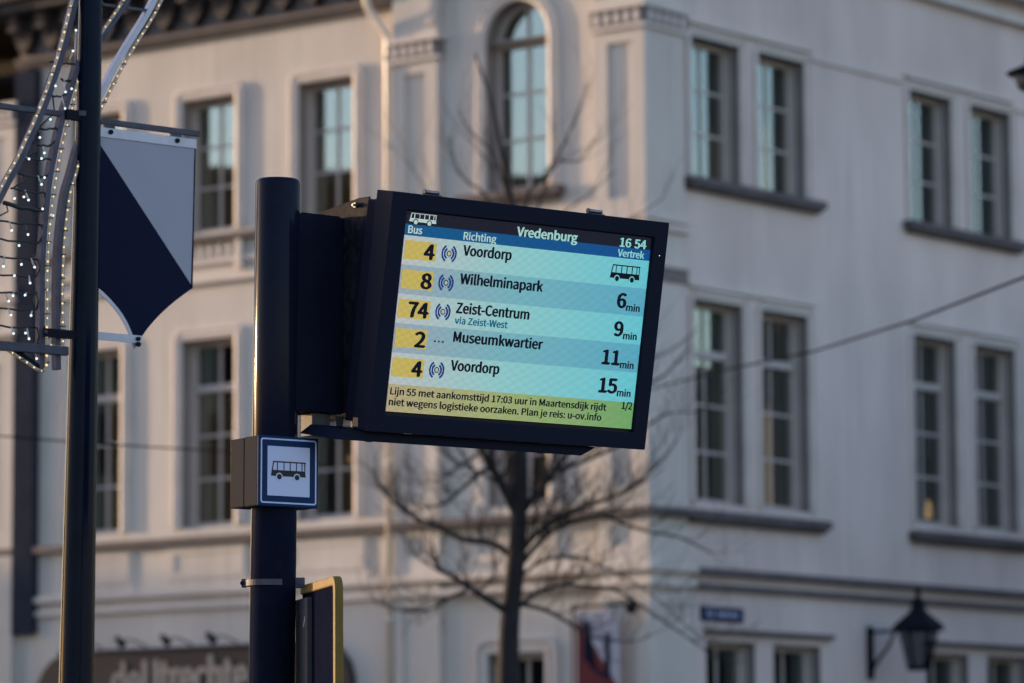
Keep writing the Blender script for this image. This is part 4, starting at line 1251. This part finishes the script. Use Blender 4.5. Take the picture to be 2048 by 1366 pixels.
outline = [(xl, 3.985), (xl, 3.5)][1:] + lo_l[::-1][1:] + lo_r[::-1][1:] + [(0.479, 3.985), (xl, 3.985)]
white = [(0.466, 3.484), (0.479, 3.985), (xl, 3.985), (xl + .0, 4.03 - .045)]
diag0, diag1 = (-0.02, 4.065), (0.463, 3.492)
def dz(x): return diag0[1] + (diag1[1] - diag0[1]) * (x - diag0[0]) / (diag1[0] - diag0[0])
xt = diag0[0] + (3.985 - diag0[1]) / (diag1[1] - diag0[1]) * (diag1[0] - diag0[0])
MB().prism([(0.463, 3.500), (0.479, 3.985), (xt, 3.985)], -0.006, 0.004).build('white_field', 'shield_white', sbn)
navy = [(xl, 3.5)] + lo_l[::-1][1:] + lo_r[::-1][1:] + [(0.4625, 3.4995), (xt - .001, 3.985), (xl, 3.985)]
MB().prism(navy, -0.006, 0.004).build('navy_field', 'shield_navy', sbn)
ed = MB(); ed.ribbon([(0.479, 3.985), (0.467, 3.484)], 0.004, 0.016)
ed.build('edge_strip', 'shield_navy', sbn)
# pale edge of the reverse panel along the lower left curve
ev = MB(); ev.ribbon([(x - .012, z - .012) for x, z in lo_l[:-1]], 0.013, 0.004)
ev.v = [(x, y - .012, z) for x, y, z in ev.v]
ev.build('edge_strip', 'alu', sbn)
ts = MB().box(-0.02, 0.484, -0.0095, -0.0065, 3.984, 4.018).build('clamp_strip', 'alu', sbn, bevel=0.001)
for bx_ in (0.112, 0.398):
    MB().box(bx_ - .020, bx_ + .022, -0.006, 0.006, 4.012, 4.034).build('hanger', 'dull_steel', sbn)
    MB().tube([(bx_, -0.0095, 4.004), (bx_, -0.016, 4.004)], 0.0085, 10).build('bolt', 'iron', sbn)
MB().box(0.02, 0.242, -0.022, -0.018, 3.272, 3.300).build('bottom_bracket', 'alu', sbn, bevel=0.001)
MB().tube([(0.223, -0.022, 3.287), (0.223, -0.03, 3.287)], 0.0075, 10).tube([(0.223, -0.022, 3.268), (0.223, -0.03, 3.268)], 0.009, 10).build('bolt', 'iron', sbn)

# band round the lamp post
band = MB()
rb = 0.0438
band.lathe([(rb, -0.009), (rb + .003, -0.009), (rb + .003, 0.009), (rb, 0.009)], (0, 0, 4.052), 32)
band.build('arm_band', 'dull_steel', sbn, smooth=False)

# ------------------------------------------------------------------ Christmas light figure on the lamp post
cf = empty('light_ornament', (PL[0], PL[1], 0), (0, 0, RZB))
tag(cf, 'Christmas light figure of curved bars, rope lights and small hanging lamps on lamp post', 'light ornament')
railA = [(-0.020, 4.58), (-0.041, 4.506), (-0.057, 4.451), (-0.078, 4.378), (-0.098, 4.305), (-0.121, 4.233), (-0.145, 4.168), (-0.173, 4.095), (-0.21, 4.013), (-0.246, 3.94), (-0.284, 3.867), (-0.323, 3.803), (-0.359, 3.739), (-0.40, 3.67), (-0.47, 3.55), (-0.52, 3.42)]
railAb = [(x + .017, z - .004) for x, z in railA]
railB = [(-0.02, 4.24), (-0.03, 4.199), (-0.053, 4.127), (-0.077, 4.054), (-0.1, 3.973), (-0.12, 3.892), (-0.138, 3.804), (-0.149, 3.707), (-0.159, 3.602), (-0.164, 3.498), (-0.165, 3.395), (-0.165, 3.292), (-0.163, 3.151)]
railB = [(x - .006, z) for x, z in railB]
ropeB = [(-0.039, 4.163), (-0.059, 4.073), (-0.087, 3.983), (-0.11, 3.893), (-0.127, 3.805), (-0.143, 3.708), (-0.153, 3.603), (-0.158, 3.499), (-0.158, 3.395), (-0.157, 3.292), (-0.157, 3.163)]
ropeB = [(x + .004, z) for x, z in ropeB]
railC = [(-0.015, 3.96), (-0.03, 3.919), (-0.051, 3.847), (-0.075, 3.775), (-0.089, 3.695), (-0.099, 3.608), (-0.104, 3.521), (-0.106, 3.434), (-0.105, 3.365), (-0.104, 3.244), (-0.102, 3.159)]
ropeC = [(x + .014, z) for x, z in railC[:-2]] + [(-0.088, 3.262), (-0.095, 3.238), (-0.12, 3.235), (-0.157, 3.245)]
railD = [(0.02, 4.26), (0.083, 4.345), (0.135, 4.414), (0.203, 4.511), (0.26, 4.6)]
ropeD = [(x - .016, z + .006) for x, z in railD]
railE = [(0.02, 4.04), (0.084, 4.154), (0.136, 4.245), (0.2, 4.342), (0.264, 4.435), (0.311, 4.516), (0.36, 4.60)]
ropeE = [(x + .018, z - .008) for x, z in railE]
def sp2(P, n=4):
    return [(p.x, p.y) for p in smooth_path([(a, b, 0) for a, b in P], n)]
for P in (railAb, railB, railC, railD, railE):
    MB().ribbon(sp2(P), 0.020 if P is not railAb else 0.024, 0.03).build('rail', 'rail_paint' if P is not railE else 'alu', cf, bevel=0.0015)
def resample(P, step):
    out = []; acc = 0
    for (a, b), (c, d) in zip(P, P[1:]):
        L = math.hypot(c - a, d - b)
        while acc <= L:
            t = acc / L
            out.append((a + (c - a) * t, b + (d - b) * t)); acc += step
        acc -= L
    return out
diag = [(-0.157, 3.30), (-0.157, 3.18), (-0.160, 3.160), (-0.172, 3.148), (-0.20, 3.155), (-0.241, 3.176), (-0.313, 3.210), (-0.4, 3.25)]
for i, P in enumerate((railA, ropeB, ropeC, ropeD, ropeE, diag)):
    S = sp2(P, 3)
    MB().tube([(x, -0.018, z) for x, z in S], 0.0062, 8).build('rope_light', 'rope', cf, smooth=True)
    lm = MB()
    for k, (x, z) in enumerate(resample(S, 0.0325)):
        lm.ball((x - .0035, -0.0235, z), 0.0029 + .0008 * rng.random(), 6, 4)
    lo_ = lm.build('rope_lamps', 'led_warm', cf, smooth=True, fix=False); lo_['kind'] = 'stuff'
    cm = MB()
    for k, (x, z) in enumerate(resample(S, 0.083)):
        cm.box(x - .008, x + .008, -0.0255, -0.012, z - .0014, z + .0014)
    co = cm.build('cable_ties', 'wire', cf, fix=False); co['kind'] = 'stuff'
# bars
MB().box(-0.36, -0.03, -0.012, 0.012, 4.038, 4.056).build('cross_bar', 'dull_steel', cf, bevel=0.002)
MB().box(-0.085, -0.02, -0.03, -0.012, 4.026, 4.062).build('clamp_plate', 'iron', cf, bevel=0.002)
MB().ribbon([(0.0, 4.452), (0.31, 4.456)], 0.010, 0.01).build('cross_bar', 'dull_steel', cf)
MB().box(-0.36, -0.072, -0.032, -0.002, 3.208, 3.238).build('bottom_bar', 'dull_steel', cf, bevel=0.002)
MB().ribbon([(-0.31, 3.235), (-0.235, 3.19), (-0.17, 3.158)], 0.018, 0.02).build('brace', 'iron', cf)
MB().box(-0.175, 0.03, -0.028, -0.024, 3.265, 3.296).build('lower_bracket', 'iron', cf, bevel=0.001)
MB().tube([(-0.167, -0.028, 3.283), (-0.167, -0.034, 3.283)], 0.006, 8).build('bolt', 'dull_steel', cf)
# ladder of light string wires
wl_ = [(-0.145, 4.223), (-0.099, 4.17), (-0.142, 4.108), (-0.197, 3.988), (-0.213, 3.935), (-0.248, 3.879), (-0.27, 3.822), (-0.302, 3.769), (-0.33, 3.716), (-0.38, 3.655), (-0.40, 3.594), (-0.42, 3.534), (-0.44, 3.472), (-0.44, 3.412), (-0.44, 3.356), (-0.44, 3.297), (-0.44, 3.244)]
wr_ = [(-0.022, 4.234), (-0.06, 4.168), (-0.078, 4.115), (-0.115, 3.996), (-0.135, 3.933), (-0.139, 3.885), (-0.155, 3.821), (-0.164, 3.765), (-0.17, 3.705), (-0.174, 3.655), (-0.181, 3.592), (-0.187, 3.534), (-0.191, 3.474), (-0.192, 3.415), (-0.19, 3.359), (-0.189, 3.298), (-0.187, 3.239)]
for k, (a, b) in enumerate(zip(wl_, wr_)):
    n = 7
    ph = rng.random() * 6
    P = [(a[0] + (b[0] - a[0]) * i / n, -0.006 + .006 * math.sin(i * 1.7 + ph), a[1] + (b[1] - a[1]) * i / n - 0.006 * math.sin(math.pi * i / n) + .0025 * math.sin(2.1 * i + ph)) for i in range(n + 1)]
    MB().tube(P, 0.0036 if k != 8 else 0.0080, 6).build('light_string', 'wire', cf, smooth=True)
    if 1 <= k < len(wr_) - 1:
        q, e = (wr_[k], wr_[k + 1]) if k % 2 else (wl_[k], wl_[k + 1])
        if k % 2 == 0: q, e = (q[0] + .012, q[1]), (e[0] + .012, e[1])
        MB().tube([(q[0], -.006, q[1]), (q[0] + .006, -.01, (q[1] + e[1]) / 2), (e[0], -.006, e[1])], 0.0030, 6).build('light_string', 'wire', cf, smooth=True)
leds = [(-0.04, 4.344), (-0.052, 4.27), (-0.124, 4.139), (-0.082, 4.123), (-0.057, 4.137), (-0.084, 4.065), (-0.144, 4.02), (-0.187, 3.953), (-0.168, 3.901), (-0.231, 3.874), (-0.18, 3.881), (-0.167, 3.816), (-0.179, 3.791), (-0.289, 3.732), (-0.251, 3.741), (-0.232, 3.732), (-0.174, 3.707), (-0.131, 3.688), (-0.233, 3.613), (-0.3, 3.621), (-0.269, 3.572), (-0.259, 3.508), (-0.332, 3.495), (-0.205, 3.503), (-0.287, 3.467), (-0.223, 3.447), (-0.243, 3.404), (-0.31, 3.378), (-0.292, 3.398), (-0.218, 3.336), (-0.3, 3.331), (-0.24, 3.274), (-0.289, 3.269), (-0.226, 3.256), (-0.244, 3.233), (-0.194, 3.19)]
led_me = hold_me = None
for (x, z) in leds:
    # stem from the nearest wire
    best = min(range(len(wl_)), key=lambda k: abs((wl_[k][1] + wr_[k][1]) / 2 - z - 0.02))
    zz = (wl_[best][1] + wr_[best][1]) / 2
    ex = x + rng.uniform(-.012, .012)
    o = MB().tube([(ex, -.008, zz), (x, -.014, z)], [0.0022, 0.0034], 6).build('lamp_stem', 'led_holder' if rng.random() < .7 else 'wire', cf, smooth=True)
    if led_me is None:
        b = MB().ball((0, 0, 0), 0.0042, 8, 6).build('small_lamp', 'led_cool', o, smooth=True); led_me = b.data
    else:
        b = bpy.data.objects.new('small_lamp', led_me); link(b, o)
    b.location = (x, -.015, z)

# pavement slab under the posts
tag(MB().box(-6, 6, 10.5, 17, -0.1, 0.12).build('pavement', 'kerb', bevel=0.01), kind='structure')
bpy.context.view_layer.update()
